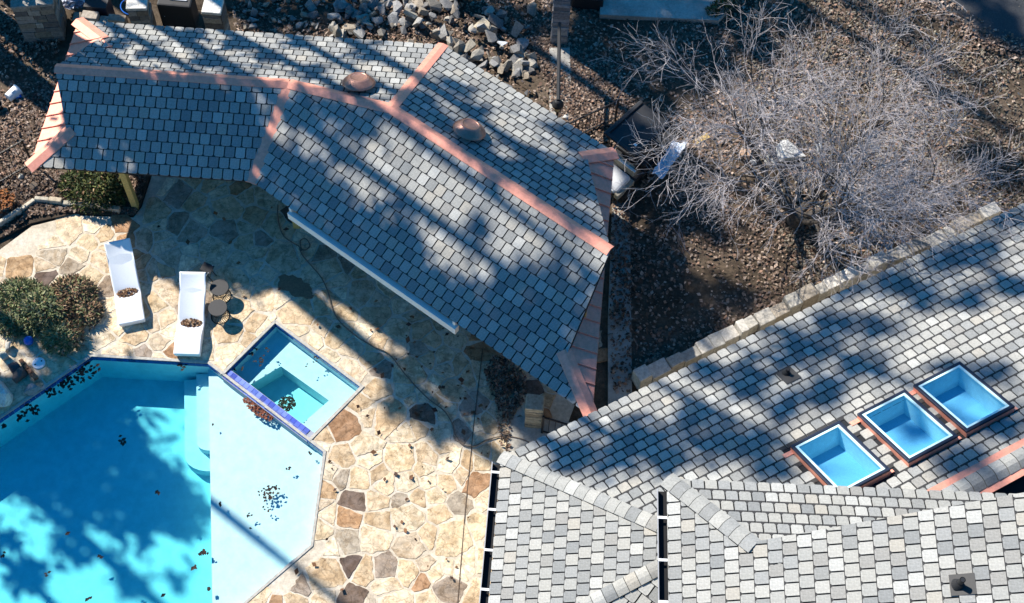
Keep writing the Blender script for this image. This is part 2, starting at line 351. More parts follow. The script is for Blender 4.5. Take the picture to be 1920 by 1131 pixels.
def hip_caps(A, B, dA, dB, w, parent, step=0.27, off=0.04, name='hip_cap'):
    A, B = np.asarray(A, float), np.asarray(B, float); L = np.linalg.norm(B-A); d = (B-A)/L; n = int(L/step)
    dA, dB = unit(dA), unit(dB); up = np.array([0, 0, 1.0])
    fold('cap_underlay', A, B, dA, dB, w*1.03, off-.006, M['deck'], parent, .012, .01)
    for i in range(n+1):
        p0 = A+d*i*step; p1 = A+d*min(L, (i*step+step-.014)); vs = []
        for p, o in ((p0, off+0.034), (p1, off+0.022)):
            for k in (-1, -.62, -.25, .25, .62, 1): vs.append(p+(dA if k < 0 else dB)*abs(k)*w+up*(o+0.016*(1-k*k)))
        for p, o in ((p0, off+0.004),):
            for k in (-1, -.62, -.25, .25, .62, 1): vs.append(p+(dA if k < 0 else dB)*abs(k)*w+up*(o+0.010*(1-k*k)))
        fs = [(j, j+1, 7+j, 6+j) for j in range(5)]+[(j, 12+j, 13+j, j+1) for j in range(5)]+[(0, 6, 12), (5, 17, 11)]
        c = TONES[int(rng.choice(len(TONES), p=TW))]
        link(name, mesh_from(name, vs, fs, M['shingle'], [np.array(c)*1.02]*len(fs), False), parent)

# ------------------------------------------------------------------ pool outline (needed for the ground's hole)
POOL = [G(172, 669), G(389, 682), G(606, 848), G(582, 1022), G(430, 1153)]
_e = unit(G(0, 786)-POOL[0]); POOL_OUT = POOL+[np.array([-8.2, 7.6]), np.array([-13.6, 7.6]), np.array([-14.9, 9.0]), POOL[0]+_e*5.6]
SPA = [G(516, 607), G(675, 726), G(580, 822), G(421, 702)]
def grow_poly(poly, d):                                     # offset a convex, clockwise or counter-clockwise outline
    n = len(poly); c = sum(poly)/n; out = []
    for i in range(n):
        a, b, e = poly[i-1], poly[i], poly[(i+1) % n]
        def off(p, q):
            t = unit(q-p); nn = left(t); nn = nn if (p+nn*.01-c)@nn > (p-c)@nn and ((p+q)/2-c)@nn > 0 else -nn; return p+nn*d, t
        p, t = off(a, b); q, u = off(b, e); out.append(isect(p, t, q, u))
    return out

# ------------------------------------------------------------------ ground
v, f = sheet([(-160, -60), (160, -60), (160, 260), (-160, 260)], [grow_poly(POOL_OUT, .05), grow_poly(SPA, .05)])
tag(link('ground', mesh_from('ground', [(a, b, -0.06) for a, b, c in v], f, M['ground'])), kind='structure')
def yz(x, y): return -0.02+0.05*math.sin(x*.9+1)*math.sin(y*.8)+0.03*math.sin(x*2.3+y*1.7)
yard_px = [(1156, 735), (1175, 290), (840, 70), (160, -10), (-40, -60), (-40, 330), (-60, 470), (-200, 430), (-300, -300), (2300, -300), (2300, 300), (1960, 365), (1700, 475), (1420, 605)]
v, f = sheet([G(*p) for p in yard_px], [], 0.55, yz)
tag(link('yard', mesh_from('yard', v, f, M['ground'], smooth=True)), kind='structure')
drv = [G(1640, -60), G(1830, 75), G(1990, 130), G(2300, 100), G(2300, -300), G(1640, -300)]
tag(MB().prism(drv, -0.2, 0.085).build('driveway', M['asphalt']), kind='structure')

# ------------------------------------------------------------------ pavilion
pV = np.array([-6.785, 20.276]); pu1 = np.array([math.cos(R(-1.623)), math.sin(R(-1.623))]); pu2 = np.array([math.cos(R(-35.103)), math.sin(R(-35.103))])
pw1, pw2, pm, ph = 2.4014, 3.2338, 0.435, 2.5
pn1, pn2 = left(pu1), left(pu2)
def L1(a, b): return pV+pu1*a+pn1*b
def L2(a, b): return pV+pu2*a+pn2*b
FL = Slope(pV, pu1, ph, pm); FR = Slope(pV, pu2, ph, pm); BL = Slope(pV+pn1*2*pw1, -pu1, ph, pm); BR = Slope(pV+pn2*2*pw2, -pu2, ph, pm)
R1 = isect(L1(0, pw1), pu1, L2(0, pw1), pu2); R2 = isect(L1(0, 2*pw1-pw2), pu1, L2(0, pw2), pu2); BK = isect(L1(0, 2*pw1), pu1, L2(0, 2*pw2), pu2)
zR1, zR2 = ph+pm*pw1, ph+pm*pw2
LF, LB, LTF, LTB, LR = L1(-5.74, 0), L1(-5.52, 2*pw1), L1(-4.86, .86), L1(-4.66, 2*pw1-.80), L1(-5.34, pw1)
RF, RB, RTF, RTB, RR = L2(10.74, 0), L2(6.80, 2*pw2), L2(9.40, .77), L2(6.41, 2*pw2-.75), L2(8.83, pw2)
pav = thing('pavilion', 'bent pavilion with grey slate-look shingles and copper ridges beside the pool', 'pavilion', (*L1(0, 2), 0))
dFL = deck_mesh(FL, [pV, R1, LR, LTF, LF], pav); dFR = deck_mesh(FR, [pV, RF, RTF, RR, R2, R1], pav)
dBL = deck_mesh(BL, [LB, LTB, LR, R1, R2, BK], pav); dBR = deck_mesh(BR, [BK, R2, RR, RTB, RB], pav)
# which side to keep: left of a->b
val = unit(R1-pV); vo = left(val)*0.12
B0, B9 = -1e3, 1e3
tT = lambda sl, p: sl.st(p)[1]
rFL = lay(FL, -6.2, 1.2, FL.st(R1)[1], [(LR, LTF, tT(FL, LTF), B9), (LTF, LF, B0, tT(FL, LTF)), (pV+vo, R1+vo, B0, B9)])
rFR = lay(FR, -1.2, 11.2, FR.st(R2)[1], [(R1-vo, pV-vo, B0, FR.st(R1)[1]), (R2, R1, FR.st(R1)[1], B9), (RTF, RR, tT(FR, RTF), B9), (RF, RTF, B0, tT(FR, RTF))])
rBL = lay(BL, BL.st(BK)[0]-.3, BL.st(LB)[0]+.5, BL.st(R2)[1]+.3, [(R2, BK, B0, B9), (R1, R2, BL.st(R1)[1], B9), (LTB, LR, tT(BL, LTB), B9), (LB, LTB, B0, tT(BL, LTB))], tcut=BL.st(R1)[1])
rBR = lay(BR, BR.st(RR)[0]-.5, BR.st(BK)[0]+.5, BR.st(R2)[1], [(BK, R2, B0, B9), (RR, RTB, tT(BR, RTB), B9), (RTB, RB, B0, tT(BR, RTB))])
shingle_roof(pav, [(FL, dFL, rFL), (FR, dFR, rFR), (BL, dBL, rBL), (BR, dBR, rBR)])
def d3(p, z): return np.array([p[0], p[1], z])
down = lambda sl: -sl.Vv
CW = 0.17
fold('ridge_cap', d3(LR, zR1), d3(R1, zR1), down(FL), down(BL), CW, .05, M['copper'], pav)
fold('ridge_cap', d3(R2, zR2), d3(RR, zR2), down(FR), down(BR), CW, .05, M['copper'], pav)
def perp_in(sl, d):                                         # in-plane direction square to d, pointing down the slope
    x = np.cross(sl.N, unit(d)); return x if x[2] < 0 else -x
dr = d3(R2, zR2)-d3(R1, zR1); fold('ridge_cap', d3(R1, zR1), d3(R2, zR2), perp_in(FR, dr), perp_in(BL, dr), CW, .052, M['copper'], pav)
dh = d3(BK, ph)-d3(R2, zR2); fold('hip_cap', d3(R2, zR2), d3(BK, ph)+unit(dh)*.06, perp_in(BL, dh), perp_in(BR, dh), .15, .05, M['copper'], pav)
def perp_up(sl, d): x = np.cross(sl.N, unit(d)); return x if x[2] > 0 else -x
dv = d3(R1, zR1)-d3(pV, ph); fold('valley_flashing', d3(pV, ph)-unit(dv)*.06, d3(R1, zR1), perp_up(FL, dv), perp_up(FR, dv), .155, .02, M['copper'], pav, rise=0.03)
def copper_end(CF, CB, TF, TB, zf, slF, slB, inward, tip, ztip):
    # low copper roof across a gable end: separate standing-seam panels, raised seams, hip caps at both corners
    u = unit(CB-CF); n = left(u); n = n if n@inward > 0 else -n
    L = np.linalg.norm(CB-CF); hT = (TF-CF)@n; zT = slF.z(TF); sl_m = (zT-ph)/hT
    at = lambda a, b, o=0.0: d3(CF+u*a+n*b, ph+sl_m*b+o-.01)
    aF, aB = (TF-CF)@u, (TB-CF)@u; hB = (TB-CF)@n; nP = max(6, int(L/0.40)); st = L/nP; dep = hT+0.55
    for i in range(nP):
        a0, a1 = i*st, (i+1)*st
        q = [(a0, 0), (a1, 0), (a1, dep), (a0, dep)]
        # stay between the two hip lines
        kF = aF/hT; kB = (L-aB)/hB
        q = [np.array([min(max(p[0], kF*p[1]), L-kB*p[1]), p[1]]) for p in q]
        if area(q) < 0.01: continue
        top = [at(p[0], p[1]) for p in q]; bot = [at(p[0], p[1], -.02) for p in q]; k = len(q)
        link('copper_panel', mesh_from('copper_panel', top+bot, [tuple(range(k)), tuple(range(k, 2*k))[::-1]]+[(j, k+j, k+(j+1) % k, (j+1) % k) for j in range(k)], M['copper']), pav)
        if i:
            bm_ = min(dep, (a0/kF if kF > 1e-6 else 9), ((L-a0)/kB if kB > 1e-6 else 9))
            if bm_ > .12:
                p0, p1 = at(a0, -.005), at(a0, bm_); w = np.array([*u, 0])*.014; z = np.array([0, 0, .045])
                link('standing_seam', mesh_from('standing_seam', [p0-w, p0+w, p1+w, p1-w, p0-w+z, p0+w+z, p1+w+z, p1-w+z], [(4,5,6,7),(0,1,5,4),(1,2,6,5),(2,3,7,6),(3,0,4,7)], M['copper']), pav)
    e = MB(); a, b = at(-.02, -.01), at(L+.02, -.01); e.add([a, b, b-(0, 0, .15), a-(0, 0, .15)], [(0, 1, 2, 3), (3, 2, 1, 0)][:1]); e.build('drip_edge', M['copper'], pav)
    N = unit(np.cross(np.array([*u, 0]), np.array([*n, sl_m]))); N = N if N[2] > 0 else -N
    for C_, T_, sl in ((CF, TF, slF), (CB, TB, slB)):
        A, B = d3(C_, ph), d3(T_, sl.z(T_)); d = B-A
        mid = (CF+CB+TF+TB)/4; far = (TF if sl is slF else TB)+sl.n*.6+n*1.2
        x1 = np.cross(N, unit(d)); x1 = x1 if x1[:2]@(mid-(C_+T_)/2) > 0 else -x1
        x2 = np.cross(sl.N, unit(d)); x2 = x2 if x2[:2]@(far-(C_+T_)/2) > 0 else -x2
        fold('hip_cap', A-unit(d)*.06, B+unit(d)*.14, x1, x2, .2, .055, M['copper'], pav, rise=.02, thick=.03)
    # gable wall above the copper, set back under the rake
    a, b = d3(TF+n*.1, slF.z(TF)-.16), d3(TB+n*.1, slB.z(TB)-.16); c = d3((TF+TB)/2+n*.1, ztip-.2)
    g = MB(); o = np.array([*n, 0])*.1; g.add([a, b, c, a+o, b+o, c+o], [(0, 1, 2), (5, 4, 3), (0, 3, 4, 1), (1, 4, 5, 2), (2, 5, 3, 0)]); g.build('gable_wall', M['wood'], pav)
copper_end(LF, LB, LTF, LTB, ph, FL, BL, pu1, LR, zR1)
copper_end(RF, RB, RTF, RTB, ph, FR, BR, -pu2, RR, zR2)
# round copper roof vents
vent_prof = [(0, 0), (.30, 0), (.425, -.045), (.435, -.03), (.40, .02), (.27, .13), (.215, .15), (.20, .135), (.13, .125), (0, .12)]
for i, (x, y, sl, d, lab) in enumerate(((673, 166, BL, dBL, 0), (877, 254, BR, dBR, 1))):
    p = sl.px(x, y); q = sl.st(p)
    o = MB().lathe(vent_prof[1:-1], (0, 0, 0), 40).build('vent_hood', M['copper_vent'], pav, smooth=False); o.matrix_basis = sl.mtx(q, .20); WM[o.name] = sl.mtx(q, .20)
    c = MB().lathe([(.2, -.2), (.2, .0)], (0, 0, 0), 24).build('vent_neck', M['copper_vent'], o, world=False)
    bevel(o, .008)
# timber frame under the roof
def post(p, w, z1, m, name='post'): return MB().box((p[0], p[1], z1/2), (w, w, z1), R(-1.6)).build(name, m, pav, bev=.006)
for a, b in ((-3.62, .55), (-4.9, 4.2), (-1.6, 4.2), (-.3, 1.6)): 
    p = L1(a, b); post(p, .17, FL.z(p)-.2 if b < 2.4 else BL.z(p)-.2, M['lumber'])
for a, b in ((.55, .70), (6.65, 2.0), (9.0, 2.0), (3.0, 5.6), (6.0, 5.6)):
    p = L2(a, b); post(p, .17, (FR.z(p) if b < 3 else BR.z(p))-.2, M['lumber'])
def beam(p, q, z, w, h_, m, name): 
    d = q-p; return MB().box((*(p+q)/2, z), (np.linalg.norm(d), w, h_), math.atan2(d[1], d[0])).build(name, m, pav, bev=.005)
beam(L1(-5.0, .55), L1(-.15, .62), 2.5, .14, .24, M['lumber'], 'beam'); beam(L2(.45, .70), L2(9.4, .70), 2.52, .14, .24, M['lumber'], 'beam')
beam(L1(-5.0, 4.2), L1(1.4, 4.2), 2.5, .14, .24, M['lumber'], 'beam'); beam(L2(.6, 5.75), L2(6.6, 5.75), 2.5, .14, .24, M['lumber'], 'beam')
sb = beam(L2(1.25, -.02), L2(6.70, -.02), 2.20, .15, .26, M['trim'], 'screen_housing'); sb['label'] = 'white box beam under the front eave'
for a in (1.3, 6.6): beam(L2(a, -.02), L2(a, .7), 2.42, .08, .16, M['trim'], 'bracket')

# ------------------------------------------------------------------ main house
hm, h1, h3 = 0.44, 2.9, 5.7
hC = G(940, 858, h1); hE = G(1920, 382, h1); hu = unit(hE-hC); hC2 = np.array([-.26, 8.13]); hu5 = np.array([math.cos(R(-36.8)), math.sin(R(-36.8))])
S1 = Slope(hE, -hu, h1, hm); S2 = Slope(hC, hC2-hC, h1, hm); S5 = Slope(hC2, hu5, h1, hm)
zRg = 5.555; rg = (zRg-h1)/hm; hin = -left(hu)                   # ridge of the big slope
b1 = unit(hu+unit(hC2-hC)); b2 = unit(unit(hC-hC2)+hu5); APX = isect(hC, b1, hC2, b2)
hF = hC+hu*22; rF = hF+hin*rg; rS = isect(hC, b1, hC+hin*rg, hu)
house = thing('house', 'main house with grey shingle hip roofs and three skylights at lower right', 'house', (6, 9, 0))
NE = G(1250, 899, h3); xW, yN = NE[0]+.01, NE[1]
S3 = Slope((xW, yN), (0, -1), h3, hm); S4 = Slope((22, yN), (-1, 0), h3, hm)
# skylight places on the big slope: corner pixels of each curb
SKY = [((1480, 846), (1576, 801), (1668, 893)), ((1604, 788), (1700, 741), (1783, 836)), ((1712, 732), (1798, 690), (1896, 778))]
sky_fr = []
for a, b, c in SKY:
    A, B, C_ = [S1.st(S1.px(*p)) for p in (a, b, c)]
    s_lo, s_hi = sorted((A[0], B[0])); tlo = (A[1]+B[1])/2; thi = C_[1]; sky_fr.append((s_lo, s_hi, tlo, thi))
SK_W = np.mean([f_[1]-f_[0] for f_ in sky_fr]); SK_L = np.mean([f_[3]-f_[2] for f_ in sky_fr]); sky_fr = [((a+b)/2-SK_W/2, (a+b)/2+SK_W/2, (c+d-SK_L)/2, (c+d+SK_L)/2) for a, b, c, d in sky_fr]
hl = [[S1.O+S1.u*s+S1.n*t/S1.k for s, t in ((a+.10, c+.10), (b-.10, c+.10), (b-.10, d-.10), (a+.10, d-.10))] for a, b, c, d in sky_fr]
D1 = deck_mesh(S1, [hF, hC, rS, rF], house, hl); D2 = deck_mesh(S2, [hC, hC2, APX], house); D5 = deck_mesh(S5, [hC2, hC2+hu5*8, hC2+hu5*8+left(hu5)*4.2, APX], house)
xE = 22.0; yS = -2.0
ck = lambda p: any(a-.06 < p[0] < b+.06 and c-.06 < p[1] < d+.06 for a, b, c, d in sky_fr)
r1 = lay(S1, S1.st(hF)[0]-.3+7, S1.st(hC)[0]+.3, rg*S1.k, [(hC, rS, B0, B9)], lambda p: ck(p) or (S1.at(p)[1] < 10.2) or S1.at(p)[0] > 14.5)
r2 = lay(S2, -.3, 5.2, S2.st(APX)[1], [(hC2, APX, B0, B9), (APX, hC, B0, B9)])
r5 = lay(S5, -.3, 6, 4.0, [(APX, hC2, B0, B9)], lambda p: S5.at(p)[1] < 6.5)
# upper storey: west slope over the gutter, and a low north slope under its rake
rk0, rk1 = S3.px(1418, 1016)[:2], S3.px(1905, 927)[:2]; hip_b = unit(np.array([1, -1.0])); H3 = isect(np.array([xW, yN]), hip_b, rk0, unit(rk1-rk0))
rkE = rk0+unit(rk1-rk0)*9
D3 = deck_mesh(S3, [(xW, yN), (xW, yS), (xW+10, yS), rkE+(0, 0), H3], house); 
yP = H3[1]-.5
D4 = deck_mesh(S4, [(xE, yN), (xW, yN), H3, (H3[0]+.4, yP), (xE, yP)], house)
r3 = lay(S3, -.3, 7.5, 11*S3.k, [(H3, (xW, yN), B0, tT(S3, H3)), (rkE, H3, tT(S3, H3), B9)], lambda p: S3.at(p)[0] > 14)
r4 = lay(S4, S4.st((15, yN))[0], S4.st((xW, yN))[0]+.3, (yN-yP)*S4.k, [((xW, yN), (xW+5, yN-5), B0, B9)])
shingle_roof(house, [(S1, D1, r1), (S2, D2, r2), (S5, D5, r5), (S3, D3, r3), (S4, D4, r4)])
def caps_on(A, B, slA, slB, w=.17, **k):
    A3, B3 = d3(A, slA.z(A)), d3(B, slA.z(B)); d = B3-A3; hip_caps(A3, B3, perp_in(slA, d), perp_in(slB, d), w, house, **k)
caps_on(hC-b1*.04, APX, S1, S2); caps_on(hC2-b2*.04, APX, S2, S5); caps_on(np.array([xW, yN])-hip_b*.03, H3+hip_b*.10, S4, S3, w=.20)
# ridge of the big slope: shingle caps between two copper strips
cr = lambda s, o, w, z, m, n: MB().box((*(hC+hu*s+hin*(rg+o)), z), (17, w, .03), math.atan2(hu[1], hu[0])).build(n, m, house)
cr(14, -.27, .14, zRg-.10+.075, M['copper'], 'ridge_strip'); cr(14, .27, .14, zRg-.10+.075, M['copper'], 'ridge_strip')
rA, rB = hC+hu*6+hin*rg, hC+hu*17+hin*rg
hip_caps(d3(rA, zRg+.02), d3(rB, zRg+.02), np.array([*(-hin), -.35]), np.array([*hin, -.35]), .21, house, step=.3, off=.03, name='ridge_cap')
BK1 = Slope(hC+hin*2*rg, hu, h1, hm); deck_mesh(BK1, [BK1.O+hu*3, BK1.O+hu*22, rF, rS], house)
# gutters with white straps
def gutter(a, b, out, z, straps):
    a, b = np.asarray(a, float), np.asarray(b, float); d = unit(b-a); o = unit(out); L = np.linalg.norm(b-a)
    prof = [(.0, 0), (.0, -.13), (.15, -.13), (.17, .0), (.185, .0), (.165, -.145), (-.01, -.145), (-.01, 0)]; g = MB(); n = len(prof)
    vs = [np.array([*(p+o*x), z+y]) for p in (a, b) for x, y in prof]; g.add(vs, [(i, (i+1) % n, n+(i+1) % n, n+i) for i in range(n)]+[tuple(range(n)), tuple(range(n, 2*n))[::-1]])
    go = g.build('gutter', M['gutter'], house)
    rz = math.atan2(d[1], d[0])
    MB().box((*((a+b)/2+o*.182), z+.006), (L, .022, .014), rz).build('gutter_lip', M['lip'], go)
    for s in straps:
        p = a+d*s; MB().box((*(p+o*.09), z+.012), (.055, .19, .012), rz).build('gutter_strap', M['trim'], go)
gutter(hC+(-.02, -.12), hC2+(-.02, .1), (-1, 0), h1+.0, [.25, 1.15, 2.1, 3.0, 3.9])
gutter((xW-.02, yN-.22), (xW-.02, yS), (-1, 0), h3+.0, [.62, 1.52, 2.38, 3.3, 4.2])
# walls
fp = [hC+(.55, -.3), hC2+(.5, .3), (3.0, 3.0), (18, 3.0), hF+hin*.55-hu*1, ]
MB().prism(fp[::-1], -.1, 2.95).build('wall', M['wall'], house)
MB().prism([(xW+.5, yN-.45), (xW+.5, yS), (16, yS), (16, yN-.45)], 3.0, 5.75).build('wall', M['wall'], house)
MB().prism([(H3[0]+.5, yP+.05), (H3[0]+.5, yP-.1), (xE, yP-.1), (xE, yP+.05)], 5.7, 6.4).build('wall', M['wall'], house)
# skylights
for k, (a, b, c, d) in enumerate(sky_fr):
    w, l = b-a, d-c; mt = S1.mtx(((a+b)/2, (c+d)/2), 0.0)
    sk = link('skylight', None, house, mt); WM[sk.name] = mt
    def part(name, boxes, m, bev=0, par=None):
        g = MB()
        for cc, dd in boxes: g.box(cc, dd)
        o = g.build(name, m, par or sk, world=False); return bevel(o, bev) if bev else o
    t = .07
    def frame(w_, l_, t_, z0, z1): return [((0, s*(l_-t_)/2, (z0+z1)/2), (w_, t_, z1-z0)) for s in (-1, 1)]+[((s*(w_-t_)/2, 0, (z0+z1)/2), (t_, l_-2*t_, z1-z0)) for s in (-1, 1)]
    part('curb_flashing', frame(w-.02, l-.02, .05, -.02, .14), M['copper'])
    part('outer_frame', frame(w-.01, l-.01, .075, .142, .20), M['sky_frame'], .008)
    part('inner_frame', frame(w-.165, l-.165, .055, .13, .186), M['sky_ring'])
    part('glass', [((0, 0, .168), (w-.24, l-.24, .008))], M['glass'])
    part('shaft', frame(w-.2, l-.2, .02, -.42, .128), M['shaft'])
    part('shaft_bottom', [((0, 0, -.42), (w-.22, l-.22, .02))], M['shaft_floor'])  # plain bottom plane, its colour standing in for the shaded interior below
    part('flashing_tab', [((w/2+.10, -l/2+.07, .045), (.22, .12, .012))], M['copper']); part('flashing_tab', [((-w/2-.04, l/2-.05, .05), (.12, .08, .012))], M['copper'])
# small plumbing vents on the roofs
def pipe_vent(sl, x, y, r, hgt, lean=0):
    p = sl.px(x, y); q = sl.st(p); mt = sl.mtx(q, 0)
    pv = link('roof_vent', None, house, mt); WM[pv.name] = mt
    MB().box((0, 0.1, .042), (.40, .46, .006)).build('base_plate', M['grey_metal'], pv, world=False)
    up_l = np.array([0, sl.m, 1.0])/math.sqrt(1+sl.m**2)
    g = MB(); g.tube([(0, 0, .03), up_l*.10, up_l*.16], [r*2.2, r*1.7, r*1.25], 18); g.build('boot', M['black'], pv, world=False)
    g = MB(); g.tube([up_l*.1, up_l*hgt], r, 16, caps=False); g.tube([up_l*hgt, up_l*(hgt-.12)], r*.8, 16); g.build('pipe', M['black'], pv, world=False)
pipe_vent(S3, 1795, 1098, .055, .34); pipe_vent(S1, 1474, 702, .045, .26)

# ------------------------------------------------------------------ pool and spa
WZ = -0.10
ZF, ZS = -1.20, -0.30
pool = thing('swimming_pool', 'angular swimming pool with turquoise water, white sun shelf and blue tile band', 'pool', (-9, 12, 0))
sh_a, sh_b = G(391, 690, ZS), G(398, 1131, ZS); shd = unit(sh_b-sh_a)
poolin = [np.asarray(p) for p in POOL_OUT]
_ar = sum(poolin[i][0]*poolin[(i+1) % len(poolin)][1]-poolin[(i+1) % len(poolin)][0]*poolin[i][1] for i in range(len(poolin)))
ccw = poolin if _ar > 0 else poolin[::-1]
deep = clip(ccw, sh_b, sh_a) if ((ccw[0]+ccw[1])/2)[0] > 99 else clip(ccw, sh_b, sh_a)
if sum(p[0] for p in deep)/len(deep) > sh_a[0]: deep = clip(ccw, sh_a, sh_b); shelf = clip(ccw, sh_b, sh_a)
else: shelf = clip(ccw, sh_a, sh_b)
def flat(poly, z): return [(p[0], p[1], z) for p in poly], [tuple(range(len(poly)))]
g = MB(); g.add(*flat(deep, ZF)); g.build('floor', M['plaster'], pool)
g = MB(); g.add(*flat(shelf, ZS)); 
a, b = sh_a-shd*.9, sh_b+shd*4; g.add([(*a, ZS), (*b, ZS), (*b, ZF-.02), (*a, ZF-.02)], [(0, 1, 2, 3)]); g.build('sun_shelf', M['plaster'], pool)
g = MB()
for i in range(len(ccw)):
    p, q = ccw[i], ccw[(i+1) % len(ccw)]; g.add([(*p, -.005), (*q, -.005), (*q, ZF-.02), (*p, ZF-.02)], [(0, 1, 2, 3)])
g.build('shell_wall', M['plaster'], pool)
# steps down from the shelf: treads with a rounded outer corner
for k, (w, y1, zt) in enumerate(((.36, 845, -.56), (.72, 884, -.84))):
    a = isect(sh_a, shd, POOL[0], POOL[1]-POOL[0]); c = G(391, y1, zt); ln = np.linalg.norm(c-a); o = -left(shd) if (-left(shd))[0] < 0 else left(shd)
    pts = [a, a+o*w]; rr = w*.9
    for t in np.linspace(0, math.pi/2, 7): pts.append(a+shd*(ln-rr*.75)+shd*rr*.75*math.sin(t)+o*w*math.cos(t))
    pp = [np.asarray(p) for p in pts]
    MB().prism(pp, ZF-.01*k, zt).build('step', M['plaster'], pool)
def tiles(p, q, z0, z1, cols, parent, inward, size=.152):
    d = unit(q-p); L = np.linalg.norm(q-p); n = int(L/size); st = L/n; rz = math.atan2(d[1], d[0])
    for i in range(n):
        c = p+d*(i+.5)*st+inward*.008; cc = np.array(cols[rng.integers(len(cols))])*rng.uniform(.8, 1.2)
        MB().box((*c, (z0+z1)/2), (st-.008, .014, z1-z0), rz, col=tuple(cc)).build('tile', M['tile'], parent)
navy = [(.012, .06, .25), (.016, .085, .32), (.01, .05, .20)]
for i, (p, q) in enumerate(((POOL_OUT[-1], POOL[0]), (POOL[0], POOL[1]), (POOL[1], POOL[2]))):
    nn = left(unit(q-p)); nn = nn if (sum(POOL)/len(POOL)-p)@nn > 0 else -nn; tiles(p, q, -.155, -.012, navy, pool, nn)
cp = grow_poly(POOL_OUT, .07)
for i in range(len(POOL_OUT)):
    a, b, c, d = POOL_OUT[i], POOL_OUT[(i+1) % len(POOL_OUT)], cp[(i+1) % len(cp)], cp[i]
    MB().prism([a, b, c, d], -.03, .022+.002*(i % 2)).build('coping', M['coping'], pool)
def water(name, poly, label):
    p = [np.asarray(x) for x in grow_poly(poly, .03)]; o = MB().prism(p, ZF-.25, WZ).build(name, M['water']); return tag(o, label=label, kind='structure')
water('water', POOL_OUT, 'still turquoise water of the swimming pool')
MB().lathe([(.12, 0), (.115, .012), (.0, .014)], (*G(287, 700, ZF), ZF+.004), 20).build('drain_cover', M['pale'], pool)
spa = thing('spa', 'square spa with teal water joined to the pool by a blue tiled dam', 'spa', (*(sum(SPA)/4), 0))
su = unit(SPA[1]-SPA[0]); sv = unit(SPA[3]-SPA[0]); sc_ = sum(SPA)/4
well = [np.asarray(p) for p in (G(527, 688, -.45), G(617, 752, -.45), G(566, 796, -.45), G(470, 722, -.45))]
g = MB(); vv, ff = sheet(SPA, [well]); g.add([(a, b, -.42) for a, b, c in vv], ff); g.build('bench', M['plaster'], spa)
g = MB(); g.add(*flat(well, -.95))
for i in range(4): p, q = well[i], well[(i+1) % 4]; g.add([(*p, -.42), (*q, -.42), (*q, -.95), (*p, -.95)], [(0, 1, 2, 3)])
g.build('footwell', M['plaster'], spa)
g = MB()
for i in range(4): p, q = SPA[i], SPA[(i+1) % 4]; g.add([(*p, 0), (*q, 0), (*q, -.43), (*p, -.43)], [(0, 1, 2, 3)])
g.build('shell_wall', M['plaster'], spa)
for p, q in ((SPA[3], SPA[0]), (SPA[0], SPA[1])):
    nn = left(unit(q-p)); nn = nn if (sc_-p)@nn > 0 else -nn; tiles(p, q, -.155, -.012, navy, spa, nn)
cs_ = grow_poly(SPA, .08)
for i in (3, 0, 1): MB().prism([SPA[i], SPA[(i+1) % 4], cs_[(i+1) % 4], cs_[i]], -.03, .026+.003*i).build('coping', M['coping'], spa)
# dam between spa and pool: two rows of periwinkle tiles on top
dn = left(unit(SPA[2]-SPA[3])); dn = dn if (sc_-SPA[3])@dn > 0 else -dn
MB().prism([SPA[3]-dn*.10, SPA[2]-dn*.10, SPA[2]+dn*.20, SPA[3]+dn*.20], -.5, -.03).build('dam', M['grout'], spa)
dd_ = unit(SPA[2]-SPA[3]); DL = np.linalg.norm(SPA[2]-SPA[3]); peri = [(.10, .16, .52), (.14, .20, .58), (.08, .12, .46), (.17, .24, .60), (.05, .08, .38)]
for r_ in range(2):
    for i in range(int(DL/.145)):
        c = SPA[3]+dd_*(i+.5)*.145+dn*(-.02+.14*r_); MB().box((*c, -.022), (.136, .131, .02), math.atan2(dd_[1], dd_[0]), col=tuple(np.array(peri[rng.integers(5)])*rng.uniform(.8, 1.2))).build('tile', M['tile'], spa)
water('water', SPA, 'clear teal water of the small spa')

# ------------------------------------------------------------------ patio: mortar bed and flagstones
pat = [G(-60, 505), G(0, 468), G(60, 424), G(140, 404), G(250, 408), G(266, 388), G(283, 335), L1(-3.2, 3.6), L1(.2, 3.8), L2(1, 4.2), L2(7, 4.2), L2(9.3, 2.2), G(1040, 860), np.array([.5, 13.2]), np.array([.25, 8.0]), np.array([-3, 7.2]), np.array([-8.0, 7.2]), POOL_OUT[4]+(.3, -.3), POOL_OUT[7]+(-2, 0), G(-60, 800)]
pat = [np.asarray(p) for p in pat]
patio_out = [pat[0], pat[1], pat[2], pat[3], pat[4], pat[5], pat[6], pat[7], pat[8], pat[9], pat[10], pat[11], pat[12], pat[13], pat[14], pat[15], np.array([-9.5, 6.8]), np.array([-16.5, 6.8]), np.array([-16.5, 16])]
v, f = sheet(patio_out, [grow_poly(POOL_OUT, .065), grow_poly(SPA, .075)])
patio = tag(link('patio', mesh_from('patio', v, f, M['mortar'])), kind='structure')
CREAM = [(.60, .50, .36), (.66, .57, .43), (.55, .44, .31), (.63, .53, .40), (.68, .60, .47), (.58, .49, .38)]
RUST = [(.44, .29, .18), (.38, .24, .15), (.50, .36, .23)]; GREY = [(.40, .35, .29), (.46, .41, .34), (.33, .28, .24)]; DARK = [(.13, .10, .09), (.17, .13, .11)]
pts = []; 
x0, x1, y0, y1 = -16, 1.5, 7, 24
tries = 0
while len(pts) < 560 and tries < 60000:
    tries += 1; p = np.array([rng.uniform(x0, x1), rng.uniform(y0, y1)])
    if not inside(p, patio_out) or inside(p, POOL_OUT) or inside(p, SPA): continue
    rmin = rng.choice([.20, .32, .48, .66], p=[.34, .34, .22, .10])
    if all(np.hypot(*(p-q[:2])) > (rmin+q[2])*.55 for q in pts): pts.append(np.array([p[0], p[1], rmin]))
